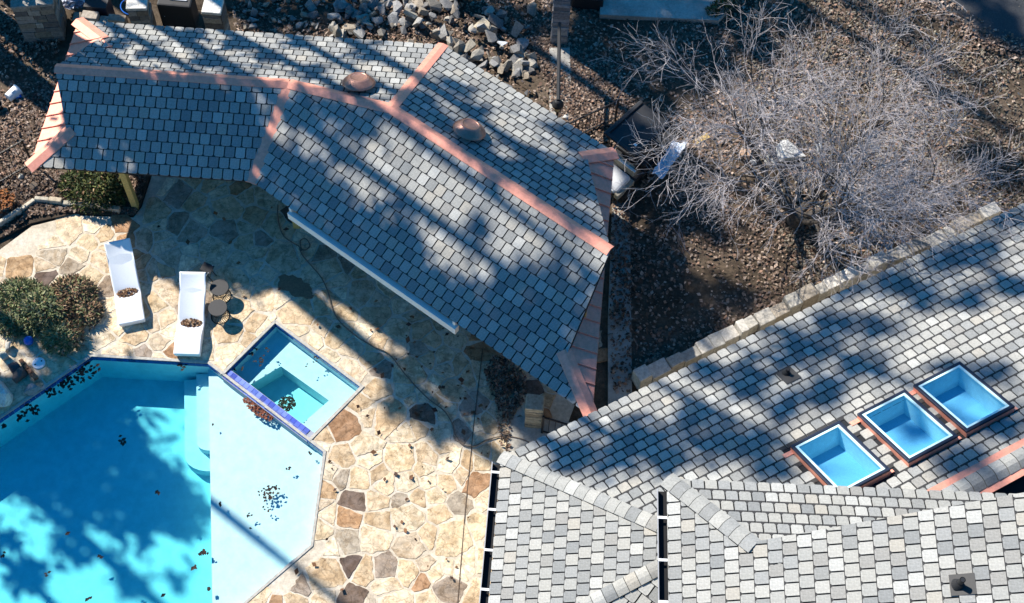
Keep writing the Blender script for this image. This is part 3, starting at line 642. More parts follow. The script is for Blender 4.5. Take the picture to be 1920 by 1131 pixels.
P2 = np.array(pts); stones = []
pc = [np.asarray(p) for p in ccw]
def edge_clip(poly, c, conv):                               # trim a stone against the nearest outside edge of a convex hole
    n = len(conv); best = None
    cc = sum(conv)/n
    for i in range(n):
        a, b = conv[i], conv[(i+1) % n]; nn = left(unit(b-a)); nn = nn if (cc-a)@nn < 0 else -nn
        d = (c-a)@nn
        if best is None or d > best[0]: best = (d, a, b, nn)
    d, a, b, nn = best; q, w = (a, b) if left(unit(b-a))@nn > 0 else (b, a); return clip(poly, q, w)
holeP, holeS = grow_poly(POOL_OUT, .085), grow_poly(SPA, .095)
for i, p in enumerate(P2):
    poly = [p[:2]+np.array(t)*1.3 for t in ((-1, -1), (1, -1), (1, 1), (-1, 1))]
    d = np.hypot(P2[:, 0]-p[0], P2[:, 1]-p[1]); nb = np.argsort(d)[1:26]
    for j in nb:
        q = P2[j]; e = q[:2]-p[:2]; L = np.linalg.norm(e); e /= L; sp = L*p[2]/(p[2]+q[2])*.6+L*.2
        e = unit(e+rng.normal(0, .10, 2)); m = p[:2]+e*(sp-.5*rng.uniform(.02, .05)); poly = clip(poly, m, m+left(e))
        if len(poly) < 3: break
    if len(poly) < 3: continue
    for hole in (holeP, holeS):
        if any(inside(q, hole) for q in poly) or any(inside(np.asarray(x), poly) for x in hole) : poly = edge_clip(poly, p[:2], [np.asarray(x) for x in hole])
        if len(poly) < 3: break
    if len(poly) < 3 or area(poly) < .02: continue
    # roughen the outline: split long edges and jitter
    out = []
    for k in range(len(poly)):
        a, b = poly[k], poly[(k+1) % len(poly)]; L = np.linalg.norm(b-a); ns = max(1, int(L/.09)); 
        for t in range(ns):
            q = a+(b-a)*t/ns; cen = p[:2]
            q = q+(cen-q)*rng.uniform(0, .07)+rng.normal(0, .009, 2); out.append(q)
    if not inside(sum(out)/len(out), patio_out): continue
    if any(inside(q, POOL_OUT) or inside(q, SPA) for q in out): continue
    stones.append((out, p[:2]))
stones.sort(key=lambda t: -area(t[0])*(1.0 if all(0 < u < w for u, w in zip(PX((*t[1], 0)), (W, H))) else .01))
rest = MB()
for si, (out, c) in enumerate(stones):
    r_ = rng.random()
    fam = CREAM if r_ < .74 else RUST if r_ < .84 else GREY if r_ < .96 else DARK
    col = np.array(fam[rng.integers(len(fam))])*rng.uniform(.85, 1.12); hz = rng.uniform(.006, .016); tl = rng.normal(0, .006, 2)
    n = len(out); inn = [c+(q-c)*(1-.035) for q in out]
    vs = [(*q, -.01) for q in out]+[(*q, hz-.008+(q-c)@tl) for q in out]+[(*q, hz+(q-c)@tl) for q in inn]
    fs = [(k, (k+1) % n, n+(k+1) % n, n+k) for k in range(n)]+[(n+k, n+(k+1) % n, 2*n+(k+1) % n, 2*n+k) for k in range(n)]+[tuple(range(2*n, 3*n))]
    if area(out) > 0 and sum((out[k][0]*out[(k+1) % n][1]-out[(k+1) % n][0]*out[k][1]) for k in range(n)) < 0: fs = [x[::-1] for x in fs]
    if si < 300: link('flagstone', mesh_from('flagstone', vs, fs, M['stone'], [col]*len(fs)), patio)
    else: rest.add(vs, fs, tuple(col))
if rest.v: tag(rest.build('flagstone', M['stone'], patio), kind='stuff')

# expansion joint across the stones, and a bare soil pit
jp = [G(905, 655), G(888, 800), G(872, 960), G(858, 1131)]
for i in range(3):
    d = jp[i+1]-jp[i]; MB().box((*((jp[i]+jp[i+1])/2), .012), (np.linalg.norm(d), .018, .02), math.atan2(d[1], d[0])).build('expansion_joint', M['soot'], patio)
pit = [G(555+38*math.cos(t)*rng.uniform(.75, 1.1)+10*math.sin(t), 538+22*math.sin(t)*rng.uniform(.75, 1.1)+8*math.cos(t)) for t in np.linspace(0, 2*math.pi, 31)[:-1]]
tag(MB().prism(pit, -.05, .021).build('soil_patch', M['wood']), kind='structure')
# ------------------------------------------------------------------ loungers, tables, hose
def lounger(x0, y0, x1, y1, label):                         # foot centre pixel, head centre pixel
    A = G(x0, y0, .24); B = G(x1, y1, .80); L = np.linalg.norm(B-A); rz = math.atan2(*(B-A)[::-1])
    t = thing('lounger', label, 'lounger', (*A, 0), rz, 'white loungers by the pool')
    w = .69; prof = [(0, .24), (.05, .265), (.2, .285), (.38, .325), (.52, .335), (.66, .30), (.80, .235), (.92, .215), (1.02, .26), (1.15, .365), (L*.82, .56), (L-.06, .765), (L-.01, .80), (L+.03, .79)]
    low = [(L+.03, .74), (1.25, .33), (1.16, .02), (.1, .02), (.02, .06), (0, .16)]
    pr = prof+low; n = len(pr); np_ = len(prof)
    ys = [-w/2, -w/2+.03, -w/2+.07, 0, w/2-.07, w/2-.03, w/2]; dz = [-.022, 0, -.012, -.02, -.012, 0, -.022]; vs = []
    for y, d in zip(ys, dz):
        for i, (x, z) in enumerate(pr): vs.append((x, y*(1 if i < np_ else .94), z+(d if i < np_ and 0 < i < np_-1 else 0)))
    fs = [(j*n+i, (j+1)*n+i, (j+1)*n+(i+1) % n, j*n+(i+1) % n) for j in range(len(ys)-1) for i in range(n)]+[tuple(range(n)), tuple(range((len(ys)-1)*n, len(ys)*n))[::-1]]
    o = link('shell', mesh_from('shell', vs, fs, M['white'], smooth=False), t, None, False); bevel(o, .012, 2)
    me = o.data
    for p in me.polygons: p.use_smooth = len(p.vertices) == 4
    MB().box((.62, 0, .012), (1.0, .5, .02)).build('base_pad', M['white'], t, world=False)
    return t, A, rz
la = lounger(247, 604, 219, 452, 'white moulded lounger further left, nearer the low juniper shrub')
lb = lounger(350, 664, 361, 511, 'white moulded lounger nearer the spa, right of the other lounger')
def leaf_quad(c, sz, nrm_tilt=.6):
    a = rng.uniform(0, 2*math.pi); t = rng.normal(0, nrm_tilt); b = rng.uniform(0, 2*math.pi)
    m = Matrix.Rotation(a, 3, 'Z') @ Matrix.Rotation(t, 3, 'X') @ Matrix.Rotation(b, 3, 'Z')
    k = sz*rng.uniform(.7, 1.3); pts = [(-k*.5, 0, 0), (0, -k*.32, k*.12), (k*.5, 0, 0), (0, k*.32, k*.12)]
    return [np.array(m @ Vector(p))+c for p in pts]
LEAFC = [(.17, .085, .04), (.24, .13, .07), (.10, .05, .028), (.30, .19, .11), (.075, .04, .025), (.36, .25, .16)]
def leaf_heap(name, label, cen, rx, ry, hz, n, sz, rz=0, cols=LEAFC, cat='leaf pile', group=None):
    g = MB(); ca, sa = math.cos(rz), math.sin(rz)
    for _ in range(n):
        r, a = math.sqrt(rng.random()), rng.uniform(0, 2*math.pi); x, y = rx*r*math.cos(a), ry*r*math.sin(a)
        c = np.array([cen[0]+ca*x-sa*y, cen[1]+sa*x+ca*y, cen[2]+hz*(1-r*r)*rng.random()+.01]); g.add(leaf_quad(c, sz, .5), [(0, 1, 2, 3)], cols[rng.integers(len(cols))])
    return tag(g.build(name, M['leaf']), label, cat, group)
for (t, A, rz), n, lab in ((la, 160, 'brown dead leaves lying in the seat dip of the left lounger'), (lb, 170, 'reddish dead leaves lying in the seat dip of the right lounger')):
    c = A+np.array([math.cos(rz), math.sin(rz)])*.92; leaf_heap('leaf_pile', lab, (*c, .215), .14, .27, .06, n, .075, rz)
def wire_table(px, py, label):
    hgt, r = .47, .245; p = G(px, py, hgt); t = thing('side_table', label, 'side table', (*p, 0), 0, 'round wire side tables')
    MB().lathe([(r-.01, hgt-.02), (r, hgt-.015), (r, hgt), (r-.006, hgt+.004)], sides=40).build('table_top', M['grey_metal'], t, world=False)
    MB().ring((0, 0, .015), r*.98, .014, 36).build('base_ring', M['iron'], t, world=False); MB().ring((0, 0, hgt*.5), r*.72, .008, 36).build('middle_ring', M['iron'], t, world=False)
    for i in range(26):
        a = 2*math.pi*i/26; b = a+.25; MB().tube([(r*.94*math.cos(a), r*.94*math.sin(a), hgt-.02), (r*.72*math.cos((a+b)/2), r*.72*math.sin((a+b)/2), hgt*.5), (r*.97*math.cos(b), r*.97*math.sin(b), .015)], .0065, 5).build('wire', M['iron'], t, world=False)
wire_table(411, 539, 'dark round wire side table, the farther of two, beside a white lounger'); wire_table(408, 577, 'dark round wire side table, the nearer of two, beside a white lounger')
tt = thing('folding_stool', 'small folded metal stool standing behind the right lounger head', 'stool', (*G(394, 520), 0), R(-20))
for s in (-1, 1):
    MB().tube([(-.14, s*.12, 0), (.10, s*.12, .5)], .014, 6).build('leg', M['pale'], tt, world=False); MB().tube([(.14, s*.10, 0), (-.08, s*.10, .48)], .014, 6).build('leg', M['grey_metal'], tt, world=False)
MB().box((0, 0, .49), (.30, .26, .025), ry=.08).build('seat', M['black'], tt, world=False)
def smooth_path(px, z, n=10):
    P = [np.array([*G(x, y, z), z]) for x, y in px]; out = []
    for i in range(len(P)-1):
        p0, p1, p2, p3 = P[max(i-1, 0)], P[i], P[i+1], P[min(i+2, len(P)-1)]
        for t in np.linspace(0, 1, n, endpoint=False): out.append(.5*((2*p1)+(-p0+p2)*t+(2*p0-5*p1+4*p2-p3)*t*t+(-p0+3*p1-3*p2+p3)*t**3))
    return out+[P[-1]]
hp = [(521, 385), (521, 410), (530, 440), (548, 455), (560, 462), (565, 470), (563, 452), (573, 448), (581, 460), (572, 469), (562, 466), (568, 480), (585, 500), (603, 522), (615, 548), (622, 575), (636, 602), (665, 628), (700, 650), (730, 665), (762, 705), (800, 745), (832, 770), (848, 795), (853, 815), (868, 834), (890, 836), (915, 824), (950, 818), (985, 826), (1000, 838)]
tag(MB().tube(smooth_path(hp, .045), .017, 6).build('garden_hose', M['hose'], smooth=True), 'long brown garden hose snaking over the flagstones with one small coil', 'hose')

# ------------------------------------------------------------------ planting
GREENS = [(.14, .17, .07), (.21, .24, .11), (.09, .12, .05), (.27, .27, .15), (.18, .19, .09)]; BROWN = [(.20, .12, .07), (.28, .17, .10), (.13, .08, .05), (.34, .23, .14)]
def shrub(name, label, blobs, n, sz, cols, brown=.25, brown_at=None, up=.5):
    base = blobs[0][0]; t = thing(name, label, 'shrub', (base[0], base[1], 0)); g = MB(); k = np.array([b[1]*b[2] for b in blobs]); k = k/k.sum()
    for _ in range(n):
        b = blobs[rng.choice(len(blobs), p=k)]; (cx, cy), rx, ry, hz = b
        r, a = rng.random()**.5, rng.uniform(0, 2*math.pi); z = hz*math.sqrt(max(0, 1-r*r))*rng.uniform(.55, 1.08)+.03
        c = np.array([cx+rx*r*math.cos(a), cy+ry*r*math.sin(a), z]); pb = brown if brown_at is None else brown*(2.2 if brown_at(c) else .35)
        col = BROWN[rng.integers(4)] if rng.random() < pb else cols[rng.integers(len(cols))]
        if rng.random() < .5: g.add(leaf_quad(c, sz, .7), [(0, 1, 2, 3)], col)
        else:                                              # small upright spray
            d = unit(np.array([math.cos(a)*.7, math.sin(a)*.7, up])+rng.normal(0, .35, 3)); w = unit(np.cross(d, rng.normal(0, 1, 3)))*sz*.22; e = d*sz*1.5
            g.add([c-w, c+w, c+e+w*.3, c+e-w*.3], [(0, 1, 2, 3)], col)
    link('foliage', g.mesh('foliage', M['needles']), t)
    for i in range(7):
        b = blobs[i % len(blobs)]; a = rng.uniform(0, 6.28); (cx, cy), rx, ry, hz = b
        MB().tube([(base[0], base[1], 0), ((base[0]+cx)/2, (base[1]+cy)/2, hz*.5), (cx+rx*.6*math.cos(a), cy+ry*.6*math.sin(a), hz*.7)], [.03, .02, .008], 5).build('stem', M['bark'], t)
bl = [(G(85, 590), .95, .70, .55), (G(140, 555), .62, .5, .45), (G(40, 560), .7, .5, .42), (G(120, 640), .55, .45, .5), (G(30, 610), .5, .4, .35), (G(165, 590), .4, .45, .36)]
shrub('juniper_shrub', 'low spreading green and brown juniper between the pool and the loungers', bl, 9500, .085, GREENS, .30, lambda c: PX(c)[0]+.4*(600-PX(c)[1]) > 120)
DG = [(.03, .05, .015), (.05, .075, .022), (.075, .10, .03), (.02, .035, .012), (.13, .14, .04)]
bl = [(G(185, 375), .75, .55, .75), (G(150, 355), .5, .5, .6), (G(215, 372), .45, .45, .7), (G(190, 345), .6, .5, .7)]
shrub('broadleaf_shrub', 'dark glossy broadleaf shrub beside the yellow pavilion post', bl, 4200, .085, DG, .10)
bl = [(G(1352, 22), .28, .24, .5), (G(1335, 30), .22, .2, .4), (G(1365, 12), .25, .2, .45)]
shrub('small_shrub', 'small dark shrub at the corner of the pale concrete pad', bl, 900, .07, DG, .2)
# raised bed with stone edging
bed = [G(-60, 480), G(0, 448), G(60, 420), G(140, 402), G(250, 404), G(264, 386), G(280, 335), L1(-4, 1.2), L1(-6.4, 1.0), G(-60, 330)]
tag(MB().prism(bed, -.1, .05).build('planting_bed', M['bed']), kind='structure')
def edging(name, label, px, wid, hgt, cols, n_per=.34, cat='edging', z=0.0, jit=.2):
    t = thing(name, label, cat, (*G(*px[0]), 0)); pts = [G(*p) for p in px]
    for i in range(len(pts)-1):
        d = pts[i+1]-pts[i]; L = np.linalg.norm(d); n = max(1, round(L/n_per)); u = d/L
        cuts = np.cumsum(rng.uniform(.6, 1.4, n)); cuts = np.concatenate([[0], cuts/cuts[-1]])*L
        for k in range(n):
            c = pts[i]+u*(cuts[k]+cuts[k+1])/2+left(u)*rng.normal(0, wid*.06); h_ = hgt*rng.uniform(1-jit, 1+jit)
            o = MB().box((*c, z+h_/2-.03), (cuts[k+1]-cuts[k]-.012, wid*rng.uniform(.8, 1.15), h_+.06), math.atan2(u[1], u[0])+rng.normal(0, .04), rng.normal(0, .04), col=tuple(np.array(cols[rng.integers(len(cols))])*rng.uniform(.8, 1.2))).build('edging_stone', M['rock'], t); bevel(o, .02)
    return t
PALE = [(.46, .42, .34), (.52, .47, .38), (.38, .34, .28), (.42, .36, .27)]
edging('bed_edging', 'low pale stone edging bent around the planting bed at left', [(-40, 452), (0, 428), (68, 380), (120, 385), (185, 393), (228, 398)], .13, .22, PALE, .5)
# ------------------------------------------------------------------ rocks
def rock_mesh(seed, flat_=.5, n=11):
    r2 = np.random.default_rng(seed); bm = bmesh.new()
    for _ in range(n):
        v = r2.normal(0, 1, 3); v = np.sign(v)*np.abs(v)**.7; v /= np.linalg.norm(v); bm.verts.new((v[0]*.5, v[1]*.38, v[2]*.5*flat_))
    bmesh.ops.convex_hull(bm, input=bm.verts); 
    for v in [v for v in bm.verts if not v.link_faces]: bm.verts.remove(v)
    me = bpy.data.meshes.new('stone'); bm.to_mesh(me); bm.free(); me.materials.append(M['rock']); return me
RBASE = [[rock_mesh(100+i*7+j, fl) for i in range(6)] for j, fl in enumerate((.28, .5, .8))]
def colored(me, col):
    m2 = me.copy(); a = m2.attributes.new('Col', 'FLOAT_COLOR', 'FACE'); c = np.tile(np.array([*col, 1], np.float32), len(m2.polygons)); a.data.foreach_set('color', c); return m2
STC = [(.22, .215, .21), (.30, .295, .29), (.16, .155, .15), (.35, .335, .31), (.25, .225, .19), (.38, .35, .30), (.32, .27, .21)]
_rc = {}
def rock(name, p, size, kind, label, cat, group=None, z=None, col=None, tilt=.25, par=None):
    ci = int(rng.integers(len(STC))) if col is None else None; i = int(rng.integers(6)); key = (kind, i, ci if col is None else col)
    if key not in _rc: _rc[key] = colored(RBASE[kind][i], STC[ci] if col is None else col)
    zz = size*(.28, .5, .8)[kind]*.22 if z is None else z
    m = Matrix.Translation((p[0], p[1], zz)) @ Matrix.Rotation(rng.uniform(0, 6.28), 4, 'Z') @ Matrix.Rotation(rng.normal(0, tilt), 4, 'X') @ Matrix.Rotation(rng.normal(0, tilt), 4, 'Y') @ Matrix.Diagonal((size, size*rng.uniform(.75, 1.2), size, 1))
    o = link(name, _rc[key], par, m); return tag(o, label(ci, kind) if callable(label) else label, cat, group) if par is None else o
def eave_ok(x, y):                                          # keep rubble behind the pavilion's back wall
    p = G(x, y); return (p-L1(0, 2*pw1))@pn1 > .15 and (p-L2(0, 2*pw2))@pn2 > -.35
TW_ = ('mid grey', 'light grey', 'dark grey', 'pale buff-grey', 'brown-grey', 'sandy', 'tan'); KW_ = ('thin flat', 'blocky', 'chunky'); RG = 'rubble stones behind the pavilion'; cnt = 0
for (x0, x1, y0, y1, n, s0, s1, zmax) in ((455, 700, -10, 60, 52, .16, .46, .12), (620, 860, -8, 75, 74, .2, .66, .5), (760, 1000, 10, 150, 80, .22, .66, .6), (860, 1000, 90, 190, 26, .18, .5, .25)):
    k = 0
    while k < n:
        x, y = rng.uniform(x0, x1), rng.uniform(y0, y1)
        k += 1
        if not eave_ok(x, y) and y > 60+.0*x and not (x > 800 and y < 100+.62*(x-830)): continue
        s = rng.uniform(s0, s1); pile = max(0, 1-abs(x-870)/150)*max(0, 1-abs(y-75)/90)
        loc_ = ('left end', 'left half', 'middle', 'right half', 'right end')[min(4, max(0, int((x-450)/110)))]; sw = 'small' if s < .24 else 'medium' if s < .36 else 'large'
        rock('rubble_stone', G(x, y), s, int(rng.choice(3, p=[.45, .4, .15])), (lambda ci, kd: '%s %s %s stone at the %s of the rubble behind the pavilion' % (sw, TW_[ci], KW_[kd], loc_)), 'stone', RG, z=.04+s*.1+zmax*pile*rng.random(), tilt=.45)
for x, y, s, c, lab in ((905, 62, .62, (.46, .40, .30), 'large tan sunlit block on top of the rubble pile'), (770, 40, .75, (.40, .36, .29), 'wide tan slab tilted on the left of the rubble pile'), (940, 95, .42, (.50, .52, .55), 'pale pointed slab standing at the right edge of the rubble'), (865, 8, .95, (.34, .31, .27), 'largest flat grey-brown slab at the top of the rubble pile'), (880, 100, .6, (.30, .27, .22), 'long brown block lying at the foot of the rubble pile')):
    rock('stone_slab', G(x, y), s, 0, lab, 'stone', z=.35, col=c, tilt=.3)
for x, y, s, lab, c in ((40, 335, .24, 'small pale stone under the copper corner of the pavilion', (.55, .52, .44)), (65, 352, .30, 'rounded brown stone in the planting bed', (.22, .17, .13)), (110, 365, .28, 'flat brown stone beside the dark shrub', (.26, .2, .14))):
    rock('bed_stone', G(x, y), s, 2, lab, 'stone', col=c, z=.1, tilt=.1)
# boulders of the waterfall at the pool's left edge
for x, y, s, k, c, lab in ((8, 742, 1.0, 2, (.62, .60, .56), 'large pale boulder on the left edge of the pool'), (-60, 700, 1.5, 2, (.35, .32, .28), 'big grey boulder beyond the left edge of the frame'), (40, 705, .55, 1, (.12, .10, .09), 'dark flat rock stacked beside the pale boulder'), (62, 735, .5, 1, (.30, .29, .28), 'grey wedge rock at the pool edge'), (18, 655, .38, 2, (.48, .46, .40), 'rounded pale rock above the dark stack at left'), (8, 672, .35, 2, (.55, .5, .4), 'small tan rock at the left frame edge'), (30, 690, .45, 1, (.09, .08, .085), 'black rock among the waterfall stones'), (-20, 760, .9, 2, (.30, .28, .26), 'grey boulder touching the left frame edge'), (-130, 760, 1.9, 2, (.3, .28, .25), 'tall boulder of the waterfall outside the left edge')):
    rock('boulder', G(x, y), s, k, lab, 'boulder', col=c, z=s*(.28, .5, .8)[k]*.35, tilt=.12)
tt = thing('brick_edging', 'short row of brown bricks leaning beside the white lid', 'bricks', (*G(52, 693), 0))
for i in range(4): o = MB().box((*G(44+i*7, 683+i*8), .06), (.22, .11, .12), R(-50), col=(.24, .12, .07)).build('brick', M['rock'], tt); bevel(o, .012)
tt = thing('skimmer_lid', 'round white plastic skimmer lid near the pool corner', 'lid', (*G(73, 682), 0)); MB().lathe([(.165, .0), (.165, .035), (.15, .045), (.0, .05)], sides=32).build('disc', M['white'], tt, world=False)
for a in (.7, 3.8): MB().lathe([(.02, .045), (.02, .054)], (.09*math.cos(a), .09*math.sin(a), 0), 10).build('finger_hole', M['black'], tt, world=False)
tt = thing('beach_ball', 'small blue and white ball lying beside the juniper', 'ball', (*G(56, 643), 0))
def sphere(name, r, c, m, par, sx=1, sz=1, a0=0, a1=2*math.pi):
    prof = [(max(.001, r*math.sin(t)), -r*math.cos(t)*sz) for t in np.linspace(0, math.pi, 14)]; o = MB().lathe(prof, c, 22).build(name, m, par, world=False, smooth=True); return o
o = sphere('blue_panel', .125, (0, 0, .125), M['blue'], tt); 
o = sphere('white_panel', .1265, (-.018, .012, .137), M['white'], tt); o.scale = (.86, .86, .86)
# ------------------------------------------------------------------ potted plant, bucket
p = G(12, 392); tt = thing('potted_plant', 'teal glazed pot with orange-brown dried foliage at the left edge', 'potted plant', (*p, .04))
MB().lathe([(.13, 0), (.19, .22), (.215, .30), (.195, .30), (.17, .2)], sides=28).build('pot', M['teal'], tt, world=False); MB().lathe([(.18, .25), (.0, .26)], sides=20).build('soil', M['bed'], tt, world=False)
g = MB(); oc = [(.34, .12, .03), (.26, .10, .04), (.42, .18, .06), (.18, .09, .05)]
for _ in range(420):
    r, a = rng.random()**.5*.36, rng.uniform(0, 6.28); g.add(leaf_quad(np.array([r*math.cos(a), r*math.sin(a), .30+.28*rng.random()*(1-r)]), .085, .8), [(0, 1, 2, 3)], oc[rng.integers(4)])
g.build('foliage', M['needles'], tt, world=False)
p = G(18, 190); tt = thing('bucket', 'white plastic bucket tipped on its side in the leaves', 'bucket', (*p, .16), R(-35))
MB().tube([(0, 0, 0), (.0, .38, 0)], [.135, .16], 26).build('pail', M['white'], tt, world=False); MB().ring((0, 0, 0), .165, .012, 26).build('rim', M['white'], tt, world=False).matrix_basis = Matrix.Translation((0, .38, 0)) @ Matrix.Rotation(R(90), 4, 'X')
MB().box((.0, .2, .145), (.12, .13, .02)).build('printed_label', M['bluewhite'], tt, world=False)
tt = thing('paper_carton', 'small blue and white carton beside the tipped bucket', 'carton', (*G(36, 184), 0), R(30)); MB().box((0, 0, .06), (.16, .12, .12), rx=.2).build('carton_body', M['blue'], tt, world=False); MB().box((-.02, 0, .124), (.10, .09, .006), rx=.2).build('printed_label', M['white'], tt, world=False)
p = G(-2, 205); tt = thing('black_pot', 'black plastic nursery pot cut by the left frame edge', 'pot', (*p, 0)); MB().lathe([(.10, 0), (.15, .24), (.16, .24), (.145, .22), (.1, .03)], sides=24).build('shell', M['black'], tt, world=False)

# ------------------------------------------------------------------ stone piers, wall and clutter behind the pavilion
WALLC = [(.20, .185, .17), (.26, .24, .22), (.15, .14, .135), (.31, .28, .24), (.22, .19, .15)]
def stone_pier(label, c, w, d, hgt, rz, cap=None, rows=.2, cols=WALLC, name='stone_pier', cat='stone pier'):
    t = thing(name, label, cat, (c[0], c[1], 0), rz); MB().box((0, 0, hgt/2), (w*.9, d*.9, hgt)).build('core', M['bed'], t, world=False)
    z = 0.0; r = 0
    while z < hgt-.03:
        h_ = min(rows*rng.uniform(.7, 1.3), hgt-z)
        for (ax, s, L, D) in ((0, -1, w, d), (0, 1, w, d), (1, -1, d, w), (1, 1, d, w)):
            n = max(1, round(L/.36)); cut = np.concatenate([[0], np.cumsum(rng.uniform(.6, 1.4, n))]); cut = cut/cut[-1]*L-L/2
            for k in range(n):
                a = (cut[k]+cut[k+1])/2; o_ = s*(D/2-.045+rng.uniform(-.012, .018)); q = (a, o_) if ax == 0 else (o_, a)
                dm = (cut[k+1]-cut[k]-.014, .11) if ax == 0 else (.11, cut[k+1]-cut[k]-.014)
                MB().box((q[0], q[1], z+h_/2), (dm[0], dm[1], h_-.014), rng.normal(0, .02), col=tuple(np.array(cols[rng.integers(len(cols))])*rng.uniform(.75, 1.25))).build('stone', M['rock'], t, world=False)
        z += h_; r += 1
    if cap: o = MB().box((0, 0, hgt+.05), (w*1.06, d*1.06, .11), rng.normal(0, .03), col=cap).build('cap_stone', M['rock'], t, world=False); bevel(o, .02)
    return t
stone_pier('big dark stone pier beside the copper end of the pavilion', G(82, 78)+(0, .45), 1.12, .9, 1.5, R(8), (.30, .28, .25))
stone_pier('stone pier with flat white sunlit cap, right one behind the left wing', G(410, 88)+(.05, .2), .52, .52, 1.5, R(-4), (.70, .68, .62))
stone_pier('stone pier with uneven pale cap between black equipment and hose', G(268, 70)+(.05, .25), .56, .52, 1.2, R(6), (.62, .60, .55))
rock('boulder', G(112, 62), .5, 1, 'pink-white sunlit rock perched beside the big dark pier', 'boulder', col=(.62, .50, .45), z=1.35, tilt=.1)
edging('garden_wall', 'low tan rubble wall running behind the left wing roof', [(150, 62), (215, 68), (248, 72)], .3, .75, [(.34, .28, .21), (.28, .23, .18), (.38, .33, .27)], .4, 'wall')
# black pump equipment and pipe
tt = thing('pool_equipment', 'dark blue-black equipment cabinet behind the garden wall', 'equipment', (*G(195, 40), 0), R(-3))
o = MB().box((0, 0, .45), (.62, .5, .9)).build('cabinet', M['sky_frame'], tt, world=False); bevel(o, .03); MB().box((0, 0, .915), (.66, .54, .03)).build('lid', M['black'], tt, world=False)
tt = thing('grill', 'black covered equipment with pale pipes between two stone piers', 'equipment', (*G(340, 40), 0), R(-3))
o = MB().box((0, 0, .5), (1.0, .55, 1.0)).build('body', M['black'], tt, world=False); bevel(o, .05); MB().box((.1, -.05, 1.02), (.5, .04, .03)).build('handle', M['pale'], tt, world=False)
pts = [np.array([*G(x, y, .5), .5]) for x, y in ((338, -12), (343, 5), (338, 18), (325, 28), (308, 30))]; tag(MB().tube(pts, .022, 8).build('white_pipe', M['white']), 'curved white plastic pipe in front of the black equipment', 'pipe')
pts = [np.array([*G(248+22*math.cos(t), 12+16*math.sin(t), 1.0), 1.0]) for t in np.linspace(.5, 5.2, 16)]; tag(MB().tube(pts, .016, 6).build('blue_cable', M['blue']), 'loop of blue cable hung round the pale-capped pier', 'cable')
leaf_heap('plastic_debris', 'crumpled blue-white plastic bags heaped near the dark cabinet', (*G(140, 18), .3), .42, .22, .35, 150, .16, 0, [(.45, .50, .62), (.6, .63, .7), (.25, .28, .38)], 'plastic bags')
# ------------------------------------------------------------------ lamp on its stone pier
pc_ = G(1048, 84); stone_pier('tall square stone pier carrying the lamp arm, top centre', pc_+(0, .28), .46, .5, 2.6, R(-1), (.4, .38, .34), .13, [(.22, .22, .23), (.27, .27, .28), (.18, .18, .19), (.32, .31, .30)])
lp = G(1046, 205); tt = thing('lamp', 'black lantern hanging from a long dark arm on the stone pier', 'lamp', (*lp, 0))
zl = 1.55; a_ = pc_-lp; top = np.array([*(pc_-lp), zl+.28])
ap = G(1046, 197, zl)-lp
MB().tube([(*ap, zl+.20), (*(G(1049, 44, zl+.2)-lp), zl+.20)], .055, 8).build('arm', M['black'], tt, world=False)
def at_l(prof, m, name, s=20): return MB().lathe(prof, (ap[0], ap[1], zl), s).build(name, m, tt, world=False)
at_l([(.05, .2), (.09, .17), (.155, .06), (.165, .0), (.15, -.01)], M['black'], 'dome_cap'); at_l([(.115, -.01), (.10, -.20)], M['glow'], 'glass', 8); at_l([(.11, -.20), (.09, -.24), (.03, -.28)], M['black'], 'finial')
for i in range(4): 
    a = math.pi/4+i*math.pi/2; MB().tube([(ap[0]+.12*math.cos(a), ap[1]+.12*math.sin(a), zl), (ap[0]+.105*math.cos(a), ap[1]+.105*math.sin(a), zl-.2)], .008, 5).build('cage_bar', M['black'], tt, world=False)
MB().tube([(*ap, zl-.27), (ap[0], ap[1], 0)], .035, 8).build('stem', M['black'], tt, world=False)
rock('boulder', G(1062, 222), .3, 2, 'small white stone at the foot of the lantern', 'stone', col=(.6, .58, .54), tilt=.1)
# ------------------------------------------------------------------ iron fences
def iron_fence(label, a, b, hgt, gap, par=None, name='iron_fence'):
    a, b = np.asarray(a), np.asarray(b); L = np.linalg.norm(b-a); u = (b-a)/L; rz = math.atan2(u[1], u[0]); t = thing(name, label, 'fence', (*a, 0), rz)
    for z, h_ in ((hgt-.05, .045), (.12, .03)): MB().box((L/2, 0, z), (L, .035, h_)).build('rail', M['iron'], t, world=False)
    n = int(L/gap)
    for i in range(n+1):
        e = i in (0, n); MB().box((min(L, i*gap), 0, hgt/2), ((.05, .05, hgt+.03) if e else (.016, .016, hgt-.02))).build('post' if e else 'picket', M['iron'], t, world=False)
    return t
iron_fence('black iron picket fence running out of the left frame edge', G(-90, 398), G(66, 308), 1.2, .125)
iron_fence('black iron railing between the lantern and the utility cart', G(1062, 268), G(1160, 222), .95, .125)
iron_fence('black iron gate panel under the pavilion corner near the house', G(1016, 812), G(1105, 838), 1.0, .16, name='iron_gate')
stone_pier('short tan stone pier at the gate beneath the pavilion eave', G(1000, 795)+(0, .1), .42, .4, 1.0, R(-4), (.40, .36, .28), .16, [(.36, .31, .23), (.30, .26, .2), (.42, .38, .3)])
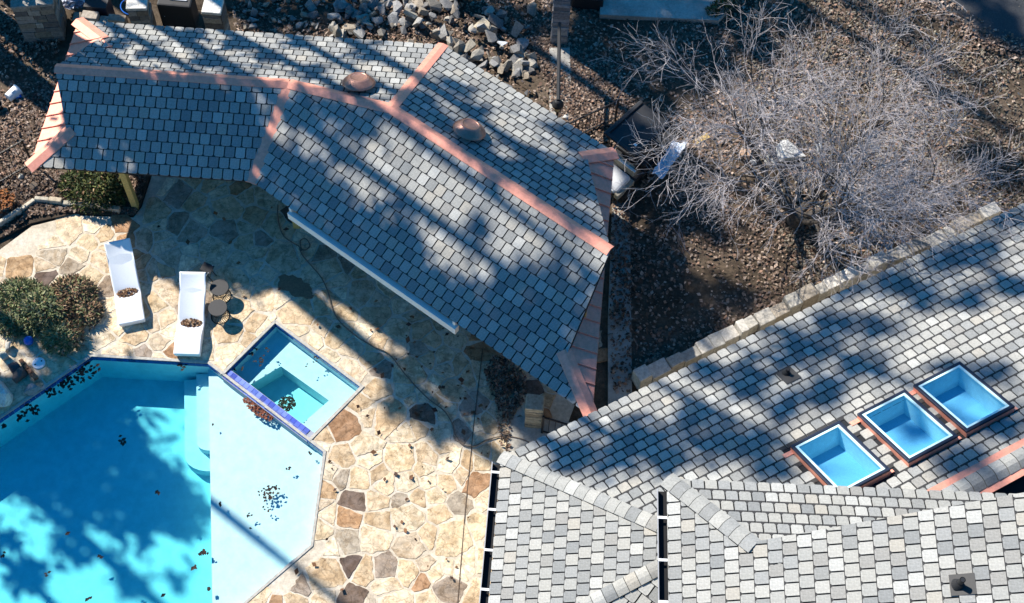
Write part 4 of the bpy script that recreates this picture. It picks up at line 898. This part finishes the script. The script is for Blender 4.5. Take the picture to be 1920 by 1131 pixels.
# walkways
tag(MB().prism([G(1150, 330), G(1180, 330), G(1185, 760), G(1140, 790), G(1140, 600)], -.1, .035).build('side_walk', M['concrete']), kind='structure')
tag(MB().prism([G(956, 785), G(1003, 780), G(1110, 800), G(1110, 870), G(945, 870)], -.1, .03).build('landing', M['concrete']), kind='structure')
tag(MB().prism([G(1128, -80), G(1376, -80), G(1372, 18), G(1345, 45), G(1124, 34)], -.15, .16).build('concrete_pad', M['concrete']), kind='structure')
tag(MB().prism([G(1060, -40), G(1128, -40), G(1130, 20), G(1072, 16)], 0, .45).build('black_crate', M['black'], bev=.03), 'low black box against the left edge of the concrete pad', 'box')
tag(MB().prism([G(1030, 92), G(1068, 92), G(1072, 215), G(1058, 235), G(1030, 210)], -.1, .06).build('garden_path', M['concrete']), kind='structure')
# retaining wall along the back of the house
PALEW = [(.42, .40, .36), (.52, .49, .44), (.34, .31, .27), (.58, .55, .5), (.38, .33, .27)]
for k, (o_, hh, w_) in enumerate(((0, .45, .36),)):
    edging('retaining_wall', 'long rough stone retaining wall following the back eave of the house', [(1190, 722), (1330, 655), (1470, 585), (1600, 523), (1730, 468), (1860, 405)], w_, hh, PALEW, .42, 'wall', jit=.25)
# ------------------------------------------------------------------ utility cart
cc = G(1182, 318); ax = unit(G(1290, 240)-G(1160, 360)); tt = thing('utility_cart', 'open utility cart with black hard roof parked behind the pavilion', 'cart', (*cc, 0), math.atan2(ax[1], ax[0]))   # x = rearwards
def cp_(name, boxes, m, bev=.02):
    g = MB()
    for c, d, *r in boxes: g.box(c, d, *(r or []))
    o = g.build(name, m, tt, world=False); return bevel(o, bev) if bev else o
cp_('chassis', [((.0, 0, .42), (2.3, 1.05, .18))], M['black']); cp_('hood', [((-.95, 0, .72), (.62, 1.0, .22), 0, 0, -.2)], M['pale'], .08); cp_('front_fender', [((-.95, .52, .58), (.7, .14, .2))], M['tan']); cp_('front_fender', [((-.95, -.52, .58), (.7, .14, .2))], M['tan'])
cp_('dashboard', [((-.55, 0, .95), (.16, 1.05, .26))], M['tan'], .03); cp_('dash_trim', [((-.60, 0, 1.09), (.07, 1.12, .04))], M['trim'], .01); cp_('seat', [((.12, 0, .72), (.5, 1.0, .16))], M['black'], .05); cp_('backrest', [((.42, 0, 1.0), (.12, 1.0, .5), 0, 0, .15)], M['black'], .05)
cp_('cargo_bed', [((.98, 0, .70), (.95, 1.1, .05)), ((.98, .54, .84), (.95, .04, .28)), ((.98, -.54, .84), (.95, .04, .28)), ((1.44, 0, .84), (.04, 1.1, .28))], M['black'], 0)
for x in (-.5, .52):
    for y in (-.5, .5): MB().tube([(x*1.05, y, .9), (x, y*.96, 1.86)], .025, 8).build('roof_post', M['black'], tt, world=False)
ro = cp_('roof', [((.02, 0, 1.90), (1.50, 1.16, .05))], M['black'], .02)
for s in (-1, 1): cp_('roof_rail', [((.02, s*.49, 1.95), (1.5, .11, .06))], M['black'], .02)
cp_('roof_rail', [((-.69, 0, 1.945), (.10, 1.1, .05))], M['black'], .02); cp_('roof_sticker', [((-.42, -.30, 1.9275), (.07, .09, .003))], M['trim'], 0)
for x in (-.85, .95):
    for y in (-.5, .5):
        w_ = MB().tube([(x, y-.11, .30), (x, y-.08, .30), (x, y+.08, .30), (x, y+.11, .30)], [.26, .30, .30, .26], 20).build('wheel', M['rubber'], tt, world=False); MB().tube([(x, y-.115, .30), (x, y+.115, .30)], .14, 14).build('rim', M['grey_metal'], w_, world=False)
for y in (-.36, .36): MB().tube([(-1.25, y, .68), (-1.29, y, .67)], .07, 14).build('headlight', M['white'], tt, world=False)
MB().ring((0, 0, 0), .17, .014, 20).build('steering_wheel', M['black'], tt, world=False).matrix_basis = Matrix.Translation((-.38, -.27, 1.06)) @ Matrix.Rotation(R(-35), 4, 'Y')
def cloth(name, label, cat, px, z, m, amp=.05):
    P = [np.array([*G(x, y, z), z]) for x, y in px]; n = 14; vs = []
    for i in range(n):
        for j in range(6):
            u, v_ = i/(n-1), j/5; a = P[0]+(P[1]-P[0])*u; b = P[3]+(P[2]-P[3])*u; q = a+(b-a)*v_; vs.append(q+np.array([rng.normal(0, .012), rng.normal(0, .012), amp*math.sin(u*9+v_*5)+rng.normal(0, amp*.3)]))
    fs = [(i*6+j, i*6+j+1, (i+1)*6+j+1, (i+1)*6+j) for i in range(n-1) for j in range(5)]
    o = link(name, mesh_from(name, vs, fs, m, smooth=False)); s_ = o.modifiers.new('Solidify', 'SOLIDIFY'); s_.thickness = .012; return tag(o, label, cat)
cloth('plastic_sheet', 'crumpled pale blue plastic sheet draped over the cart bed', 'plastic sheet', [(1222, 326), (1262, 264), (1288, 268), (1244, 334)], .95, M['bluewhite'])
tag(MB().tube([np.array([*G(1237, 272, .9), .9]), np.array([*G(1252, 284, .9), .9])], .03, 8).build('white_pipe', M['white']), 'short white pipe end beside the plastic sheet', 'pipe')
tag(MB().box((*G(1315, 262), .02), (.5, .16, .04), R(35)).build('board', M['lumber']), 'short tan board on the ground right of the cart', 'board')
# pale quarried blocks under the bare tree
for x, y, s, c, lab in ((1482, 288, 1.05, (.66, .66, .64), 'large white block lying under the bare tree'), (1448, 300, .6, (.6, .58, .5), 'pale tan block left of the large white block'), (1398, 288, .5, (.5, .33, .22), 'orange-tan flat stone under the tree'), (1535, 280, .4, (.52, .52, .50), 'grey-white small block right of the large block'), (1412, 305, .3, (.5, .5, .5), 'small grey stone among leaves left of the tree')):
    rock('quarry_block', G(x, y), s, 1, lab, 'stone', col=c, tilt=.12)

# ------------------------------------------------------------------ trees
def branch_tree(base, stems, H_, spread, seed, levels=4, kids=(6, 6, 5, 4), r0=.09, droop=.0, twig_r=.006, len_f=(.62, .55, .5, .45), wob=.16, bias=np.zeros(3)):
    r2 = np.random.default_rng(seed); out = [[] for _ in range(levels+1)]
    def grow(p, d, L, r, lv):
        n = 5 if lv < 2 else 4 if lv < 3 else 3; pts = [p]; rad = [r]
        for i in range(n):
            d = unit(d+r2.normal(0, wob, 3)+np.array([0, 0, (.10 if lv < 2 else -droop)]))
            p = p+d*L/n; pts.append(p); rad.append(max(twig_r*.7, r*(1-.75*(i+1)/n)))
        out[lv].append((pts, rad))
        if lv < levels:
            k = kids[lv]+int(r2.integers(-1, 2))
            for j in range(k):
                t = .25+.75*(j+r2.random())/k; i = min(int(t*n), n-1); q = pts[i]+(pts[i+1]-pts[i])*(t*n-i) if t < 1 else pts[-1]
                ax_ = unit(np.cross(d, r2.normal(0, 1, 3))); dd = unit(pts[min(i+1, n)]-pts[i]); an = r2.uniform(.45, 1.0)
                grow(q, unit(dd*math.cos(an)+ax_*math.sin(an)), L*len_f[lv]*r2.uniform(.75, 1.25), max(twig_r, rad[i]*.55), lv+1)
    for s in range(stems):
        a = 2*math.pi*(s+r2.uniform(-.25, .25))/stems; el = r2.uniform(.55, 1.05)*spread; d = unit(np.array([math.cos(a)*el, math.sin(a)*el, 1.0])+bias)
        grow(np.asarray(base, float)+np.array([math.cos(a)*.06, math.sin(a)*.06, .25]), d, H_*r2.uniform(.85, 1.1), r0*r2.uniform(.7, 1.0), 0)
    return out
def tubes(g, br, sides):
    for pts, rad in br: g.tube(pts, rad, sides, caps=False)
tb = G(1490, 415)
bt = thing('bare_tree', 'wide leafless ornamental tree with a haze of pale twigs beside the cart', 'tree', (*tb, 0))
br = branch_tree((*tb, 0), 9, 3.5, 1.9, 11, 4, (7, 6, 6, 3),   .11, .02, .005, (.64, .58, .5, .55), .17, np.array([.22, .25, 0]))
MB().tube([(*tb, -.05), (*tb, .15), (tb[0]+.02, tb[1]+.03, .42)], [.24, .18, .15], 10).build('trunk', M['bark'], bt)
for b in br[0]: MB().tube(b[0], b[1], 7, caps=False).build('limb', M['bark'], bt, smooth=True)
for b in br[1]: MB().tube(b[0], b[1], 5, caps=False).build('branch', M['bark'], bt)
g = MB(); tubes(g, br[2], 4); tubes(g, br[3], 3); tubes(g, br[4], 3); tag(g.build('twigs', M['twig'], bt), kind='stuff')
NTW = sum(len(x) for x in br)

# trees standing up-sun of the yard, outside the frame; their trunks, limbs and crowns throw the long shadows
toSun = -SUN_DIR/np.linalg.norm(SUN_DIR); TL = math.tan(SUN_EL); sperp = left(SUN_DIR/np.linalg.norm(SUN_DIR))
SA = -33.0; sdir = SUN_DIR/np.linalg.norm(SUN_DIR)
SURF = {'FL': FL, 'FR': FR, 'BL': BL, 'BR': BR, 'S1': S1, 'S3': S3}
def spot(k, x, y):
    if k in SURF: return SURF[k].px(x, y)
    z = {'G': 0.0, 'P': ZF, 'H': ZS}[k]; return np.array([*G(x, y, z), z])
def sunview(p): return p[:2]@sperp, p[2]+(p[:2]@sdir-SA)*TL   # where the sun ray to p crosses the line of trees: sideways, height
# trunks: a pixel their shadow runs through, height, foot radius, lean of the row
TRUNKS = [('G', 480, 492, 21, .50), ('H', 478, 1010, 26, .20), ('P', 195, 1050, 27, .24), ('P', 30, 1080, 26, .15), ('G', 760, 640, 22, .34), ('FR', 690, 310, 22, .26), ('BL', 300, 105, 18, .24), ('BL', 520, 110, 20, .22), ('S1', 1500, 640, 26, .26), ('S1', 1800, 480, 27, .24), ('G', 1260, 120, 21, .36), ('G', 1700, 60, 22, .22), ('G', 1760, 110, 22, .25), ('G', 1800, 190, 22, .20), ('G', 1870, 230, 24, .25), ('BR', 960, 320, 22, .22)]
CLUMPS = [('FL', 140, 165, .5), ('FL', 215, 165, .35), ('FL', 270, 190, .5), ('FL', 350, 190, .5), ('FL', 430, 200, .55), ('FL', 170, 225, .55), ('FL', 250, 250, .6), ('FL', 330, 250, .55), ('FL', 410, 270, .6), ('FL', 470, 235, .4), ('FL', 160, 285, .5), ('FL', 300, 305, .45), ('FL', 440, 315, .45), ('FL', 120, 190, .4),
 ('FR', 530, 320, .5), ('FR', 590, 360, .5), ('FR', 650, 415, .5), ('FR', 710, 460, .55), ('FR', 770, 510, .55), ('FR', 830, 560, .55), ('FR', 890, 600, .55), ('FR', 950, 650, .55), ('FR', 1010, 690, .5), ('FR', 1060, 720, .45), ('FR', 940, 560, .4), ('FR', 1010, 600, .55), ('FR', 1070, 560, .5), ('FR', 1050, 640, .4), ('FR', 1000, 530, .35), ('FR', 560, 200, .35), ('FR', 620, 215, .35), ('FR', 680, 240, .35), ('FR', 640, 290, .22), ('FR', 900, 430, .2),
 ('BR', 780, 190, .4), ('BR', 830, 225, .4), ('BR', 900, 290, .4), ('BR', 960, 330, .4), ('BR', 1030, 370, .4), ('BR', 1090, 420, .35), ('BR', 860, 170, .3), ('BR', 990, 290, .3), ('BR', 1070, 340, .3), ('BR', 900, 210, .22),
 ('BL', 220, 85, .28), ('BL', 290, 105, .3), ('BL', 380, 118, .3), ('BL', 360, 68, .3), ('BL', 440, 85, .3), ('BL', 510, 110, .3), ('BL', 590, 135, .32), ('BL', 640, 175, .28), ('BL', 560, 85, .2), ('BL', 700, 110, .2),
 ('S1', 1080, 850, .5), ('S1', 1160, 860, .5), ('S1', 1230, 830, .45), ('S1', 1190, 800, .35), ('S1', 1300, 790, .4), ('S1', 1340, 840, .5), ('S1', 1420, 830, .45), ('S1', 1400, 720, .5), ('S1', 1500, 660, .55), ('S1', 1560, 610, .5), ('S1', 1470, 770, .35), ('S1', 1540, 740, .5), ('S1', 1620, 690, .45), ('S1', 1650, 620, .4), ('S1', 1590, 540, .4), ('S1', 1680, 530, .45), ('S1', 1740, 560, .4), ('S1', 1780, 490, .45), ('S1', 1850, 470, .5), ('S1', 1890, 410, .45), ('S1', 1820, 560, .35), ('S1', 1900, 540, .4), ('S1', 1860, 700, .4), ('S1', 1780, 690, .3), ('S1', 1330, 700, .35), ('S1', 1450, 880, .45), ('S1', 1250, 870, .4), ('S1', 1880, 800, .5), ('S1', 1810, 870, .5), ('S1', 1700, 780, .3),
 ('P', 220, 800, .6), ('P', 90, 840, .6), ('P', 180, 880, .6), ('P', 270, 900, .55), ('P', 320, 950, .45), ('P', 250, 970, .5), ('P', 150, 940, .45), ('P', 60, 900, .5), ('P', 345, 985, .3), ('P', 130, 1030, .28), ('P', 50, 1085, .3), ('P', 250, 1095, .26), ('P', 330, 1090, .16), ('P', 0, 1010, .25),
 ('G', 790, 690, .5), ('G', 850, 720, .55), ('G', 890, 770, .5), ('G', 760, 760, .4), ('G', 830, 800, .4), ('G', 930, 700, .5),
 ('G', 480, 20, .5), ('G', 560, 30, .5), ('G', 640, 20, .45), ('G', 700, 40, .35), ('G', 70, 70, .6), ('G', 110, 110, .5), ('G', 920, 30, .5), ('G', 990, 40, .5),
 ('G', 1110, 60, .7), ('G', 1190, 40, .7), ('G', 1280, 30, .7), ('G', 1370, 40, .6), ('G', 1160, 120, .6), ('G', 1250, 130, .7), ('G', 1340, 120, .6), ('G', 1230, 190, .5), ('G', 1430, 90, .5), ('G', 1190, 10, .6), ('G', 1300, 80, .6), ('G', 1480, 30, .5), ('G', 1400, 0, .6),
 ('G', 1250, 400, .6), ('G', 1330, 420, .5), ('G', 1230, 470, .5), ('G', 1290, 560, .6), ('G', 1380, 560, .5), ('G', 1230, 620, .6), ('G', 1320, 620, .5), ('G', 1860, 30, .6), ('G', 1900, 80, .5), ('G', 1890, 330, .6), ('G', 1840, 300, .4)]
tr = []
for i, (k, x, y, H_, r) in enumerate(TRUNKS):
    c, Z = sunview(spot(k, x, y)); off = rng.uniform(-2.5, 2.5); p = sdir*(SA+off)+sperp*c
    tr.append(dict(c=c, p=p, H=max(H_, Z-off*TL+1), r=r, off=off, cl=[]))
for k, x, y, rr in CLUMPS:
    c, Z = sunview(spot(k, x, y)); t = min((tr[2:4] if k == 'P' else tr[:1]+tr[4:]), key=lambda t: abs(t['c']-c)+.15*max(0, Z-t['H'])); t['cl'].append((c, Z, rr*(1.2 if k == 'P' else 1)))
for i, t in enumerate(tr):
    p, H_, r = t['p'], t['H'], t['r']; r2 = np.random.default_rng(500+i); H_ = max([H_]+[Z-t['off']*TL+.5 for c, Z, rr in t['cl']])
    root = thing('tall_tree', 'tall dark-boughed tree standing beyond the upper left corner of the yard', 'tree', (*p, 0), 0, 'tall trees up the slope')
    n = 10; ph_ = r2.uniform(0, 6); tp = [np.array([p[0]+.10*math.sin(q*.9+ph_), p[1]+.10*math.cos(q*.8+ph_), H_*q/n-.1]) for q in range(n+1)]
    MB().tube(tp, [r*(1-.6*q/n) for q in range(n+1)], 10).build('trunk', M['bark'], root)
    lim, nd = MB(), MB()
    for c, Z, rr in t['cl']:
        da = t['off']+r2.uniform(-1.6, 1.6); cen = np.array([*(sdir*(SA+da)+sperp*c), Z-da*TL]); zt = min(H_-.2, max(2, cen[2]-.8-r2.random())); q0 = np.array([p[0], p[1], zt])
        lim.tube([q0, (q0+cen)/2+r2.normal(0, .15, 3), cen], [.06, .045, .015], 5)
        for _ in range(int(150*(rr/.5)**2)):
            v_ = r2.normal(0, .55, 3); v_ = v_*np.array([1, 1, .8])*rr*1.15; a_ = r2.uniform(.08, .17); u = unit(r2.normal(0, 1, 3)); w = unit(np.cross(u, r2.normal(0, 1, 3)))*a_*.5; e = u*a_*1.3
            nd.add([cen+v_-e-w, cen+v_+e-w, cen+v_+e+w, cen+v_-e+w], [(0, 1, 2, 3)], DG[int(r2.integers(5))])
    for _ in range(0 if i in (1, 2, 3) else 9):             # bare side limbs
        z = H_*r2.uniform(.35, .98); a_ = r2.uniform(0, 6.28); L = .7+(H_-z)*.07+.6*r2.random(); q = np.array([p[0], p[1], z]); d = unit(np.array([math.cos(a_), math.sin(a_), r2.uniform(.2, 1.0)])); pts = [q]
        for k in range(3): d = unit(d+r2.normal(0, .2, 3)); q = q+d*L/3; pts.append(q)
        lim.tube(pts, [.07, .05, .035, .012], 5)
        for k in range(6): b = pts[int(r2.integers(1, 4))]; lim.tube([b, b+unit(d+r2.normal(0, .8, 3))*r2.uniform(.4, 1.0)], [.022, .008], 3)
    if lim.v: lim.build('limb', M['bark'], root)
    if nd.v: tag(nd.build('needles', M['needles'], root), kind='stuff')

# ------------------------------------------------------------------ fallen leaves
def scatter(name, label, regions, sz, cols, zf, tilt=.45):
    V_, C_ = [], []
    for poly, n in regions:
        P = [G(*p) for p in poly]; xs = [p[0] for p in P]; ys = [p[1] for p in P]; c = np.array(P)
        k = 0
        q = np.column_stack([rng.uniform(min(xs), max(xs), n*3), rng.uniform(min(ys), max(ys), n*3)])
        ins = np.zeros(len(q), bool); j = len(P)-1
        for i in range(len(P)):
            a, b = P[i], P[j]; cond = ((a[1] > q[:, 1]) != (b[1] > q[:, 1])) & (q[:, 0] < (b[0]-a[0])*(q[:, 1]-a[1])/(b[1]-a[1]+1e-12)+a[0]); ins ^= cond; j = i
        q = q[ins][:n]
        if n > 5000: q = q[(np.sin(q[:, 0]*1.3+2*np.sin(q[:, 1]*.9))+np.sin(q[:, 1]*1.9+1.5*np.sin(q[:, 0]*.7))+rng.normal(0, .9, len(q))) > -1.0]
        V_.append(q)
    q = np.vstack(V_); n = len(q); z = zf(q[:, 0], q[:, 1])+rng.uniform(.0, .05, n)
    a = rng.uniform(0, 2*np.pi, n); t1 = rng.normal(0, tilt, n); t2 = rng.normal(0, tilt, n); k = sz*rng.choice([.6, .8, 1.0, 1.3, 1.7], n)*rng.uniform(.85, 1.15, n)
    ux = np.column_stack([np.cos(a), np.sin(a), t1]); uy = np.column_stack([-np.sin(a), np.cos(a), t2]); c = np.column_stack([q, z+.012])
    vs = np.stack([c-ux*k[:, None]*.5, c-uy*k[:, None]*.33+[0, 0, .012], c+ux*k[:, None]*.5, c+uy*k[:, None]*.33+[0, 0, .012]], 1).reshape(-1, 3)
    me = bpy.data.meshes.new(name); me.vertices.add(4*n); me.vertices.foreach_set('co', vs.ravel()); me.loops.add(4*n); me.loops.foreach_set('vertex_index', np.arange(4*n)); me.polygons.add(n); me.polygons.foreach_set('loop_start', np.arange(n)*4); me.update(calc_edges=True); me.materials.append(M['leaf'])
    at = me.attributes.new('Col', 'FLOAT_COLOR', 'FACE'); cc_ = np.ones((n, 4), np.float32); cc_[:, :3] = np.array(cols)[rng.integers(len(cols), size=n)]*rng.uniform(.7, 1.25, (n, 1)); at.data.foreach_set('color', cc_.ravel())
    return tag(link(name, me), label, kind='stuff')
yv = lambda x, y: np.maximum(-.02+.05*np.sin(x*.9+1)*np.sin(y*.8)+.03*np.sin(x*2.3+y*1.7), -.06)
LIT = [(.22, .15, .11), (.32, .24, .19), (.14, .095, .07), (.40, .31, .25), (.10, .07, .052), (.26, .16, .115), (.17, .12, .09)]
scatter('fallen_leaves', 'brown oak leaves covering the yard', [([(-20, -20), (112, -20), (112, 330), (-20, 420)], 9000), ([(430, -30), (1040, -30), (1160, 330), (830, 100), (440, 60)], 9000), ([(990, -40), (1960, -40), (1960, 375), (1740, 465), (1190, 715), (1180, 330), (1130, 285)], 34000), ([(990, 60), (1150, 120), (1200, 220), (1060, 260)], 4000)], .078, LIT, yv)
scatter('dormant_grass', 'thin tan winter grass between the leaves at right', [([(1380, -40), (1960, -40), (1960, 375), (1740, 465), (1500, 560), (1400, 250)], 30000)], .06, [(.20, .17, .13), (.26, .23, .18), (.15, .13, .10), (.30, .27, .22)], yv, .9)
scatter('fallen_leaves', 'brown leaves lying in the planting bed', [([(-20, 445), (66, 392), (140, 392), (245, 402), (260, 390), (275, 335), (20, 320), (-20, 345)], 3600), ([(-10, 462), (60, 408), (150, 400), (258, 404), (255, 392), (70, 384)], 1600)], .08, [tuple(np.array(c)*.75) for c in LIT], lambda x, y: x*0+.055)
scatter('fallen_leaves', 'drift of brown leaves against the landing by the house', [([(1148, 335), (1182, 335), (1184, 610), (1142, 600)], 900), ([(1140, 600), (1184, 610), (1184, 740), (1150, 740)], 200), ([(905, 700), (925, 668), (950, 672), (985, 705), (985, 750), (955, 790), (935, 770)], 900), ([(930, 770), (960, 775), (955, 850), (938, 840)], 120)], .075, [tuple(np.array(c)*.8) for c in LIT], lambda x, y: x*0+.03, .6)
scatter('fallen_leaves', 'leaves drifted over the driveway edge', [([(1640, -60), (1830, 60), (1990, 115), (1990, 145), (1825, 90), (1640, -20)], 1500), ([(1680, -60), (1850, 50), (1960, 90), (1990, 130), (1830, 80)], 700)], .085, LIT, lambda x, y: x*0+.085)
scatter('fallen_leaves', 'scattered single leaves on the flagstones', [([(690, 560), (920, 640), (920, 860), (760, 800)], 40), ([(290, 340), (560, 400), (900, 640), (900, 900), (640, 900), (680, 720), (500, 590), (280, 430)], 40), ([(610, 850), (900, 850), (890, 1131), (480, 1131), (590, 1030)], 30)], .10, [(.12, .06, .035), (.2, .10, .05), (.07, .04, .03)], lambda x, y: x*0+.02)
def float_leaves(label, spots, z, sz, cols):
    g = MB()
    for x, y, n, sx, sy in spots:
        for _ in range(n):
            c = G(x+rng.normal(0, sx), y+rng.normal(0, sy), z); g.add(leaf_quad(np.array([*c, z+.006+rng.random()*.008]), sz, .12), [(0, 1, 2, 3)], cols[rng.integers(len(cols))])
    return tag(g.build('floating_leaves', M['leaf']), label, kind='stuff')
DL_ = [(.02, .018, .016), (.035, .028, .022), (.05, .03, .022)]
float_leaves('dark leaves floating along the left edge of the pool', [(160, 695, 34, 12, 7), (140, 708, 30, 13, 7), (118, 722, 24, 10, 6), (95, 735, 16, 7, 5), (60, 765, 18, 8, 6), (40, 780, 12, 7, 5), (5, 800, 6, 5, 6), (342, 687, 5, 4, 3), (231, 828, 8, 4, 5), (380, 1037, 9, 5, 4), (295, 924, 3, 2, 2), (127, 1000, 3, 2, 2), (87, 1076, 3, 3, 2), (166, 1122, 3, 3, 2), (191, 1043, 3, 3, 2), (2, 1040, 3, 3, 3), (365, 1065, 3, 3, 2), (391, 1104, 3, 2, 2), (304, 1115, 2, 2, 2)], WZ, .115, DL_)
float_leaves('single leaves resting on the white sun shelf', [(540, 880, 4, 3, 2), (470, 967, 4, 3, 3), (412, 945, 3, 2, 2), (506, 922, 40, 9, 8), (500, 954, 6, 4, 4), (584, 850, 3, 3, 2), (400, 797, 2, 2, 2), (470, 992, 1, 1, 1)], WZ, .085, DL_)
float_leaves('leaves floating on the spa', [(480, 655, 3, 3, 3), (502, 657, 3, 2, 2), (470, 665, 3, 3, 2), (487, 675, 10, 6, 5), (459, 690, 3, 3, 2), (588, 673, 5, 3, 4), (575, 688, 2, 2, 2), (441, 692, 2, 2, 2), (555, 805, 3, 3, 2), (566, 810, 3, 3, 2), (485, 745, 3, 3, 2)], WZ, .085, DL_)
leaf_heap('leaf_pile', 'rust-red leaf clump caught against the tiled dam on the pool side', (*G(484, 768, WZ), WZ), .50, .13, .05, 260, .075, R(-36), [(.22, .075, .045), (.30, .12, .07), (.15, .05, .03)])
leaf_heap('leaf_pile', 'dark green leaf clump floating at the spa side of the dam', (*G(538, 758, WZ), WZ), .22, .20, .05, 200, .07, 0, [(.02, .035, .02), (.035, .05, .03), (.015, .02, .015)])
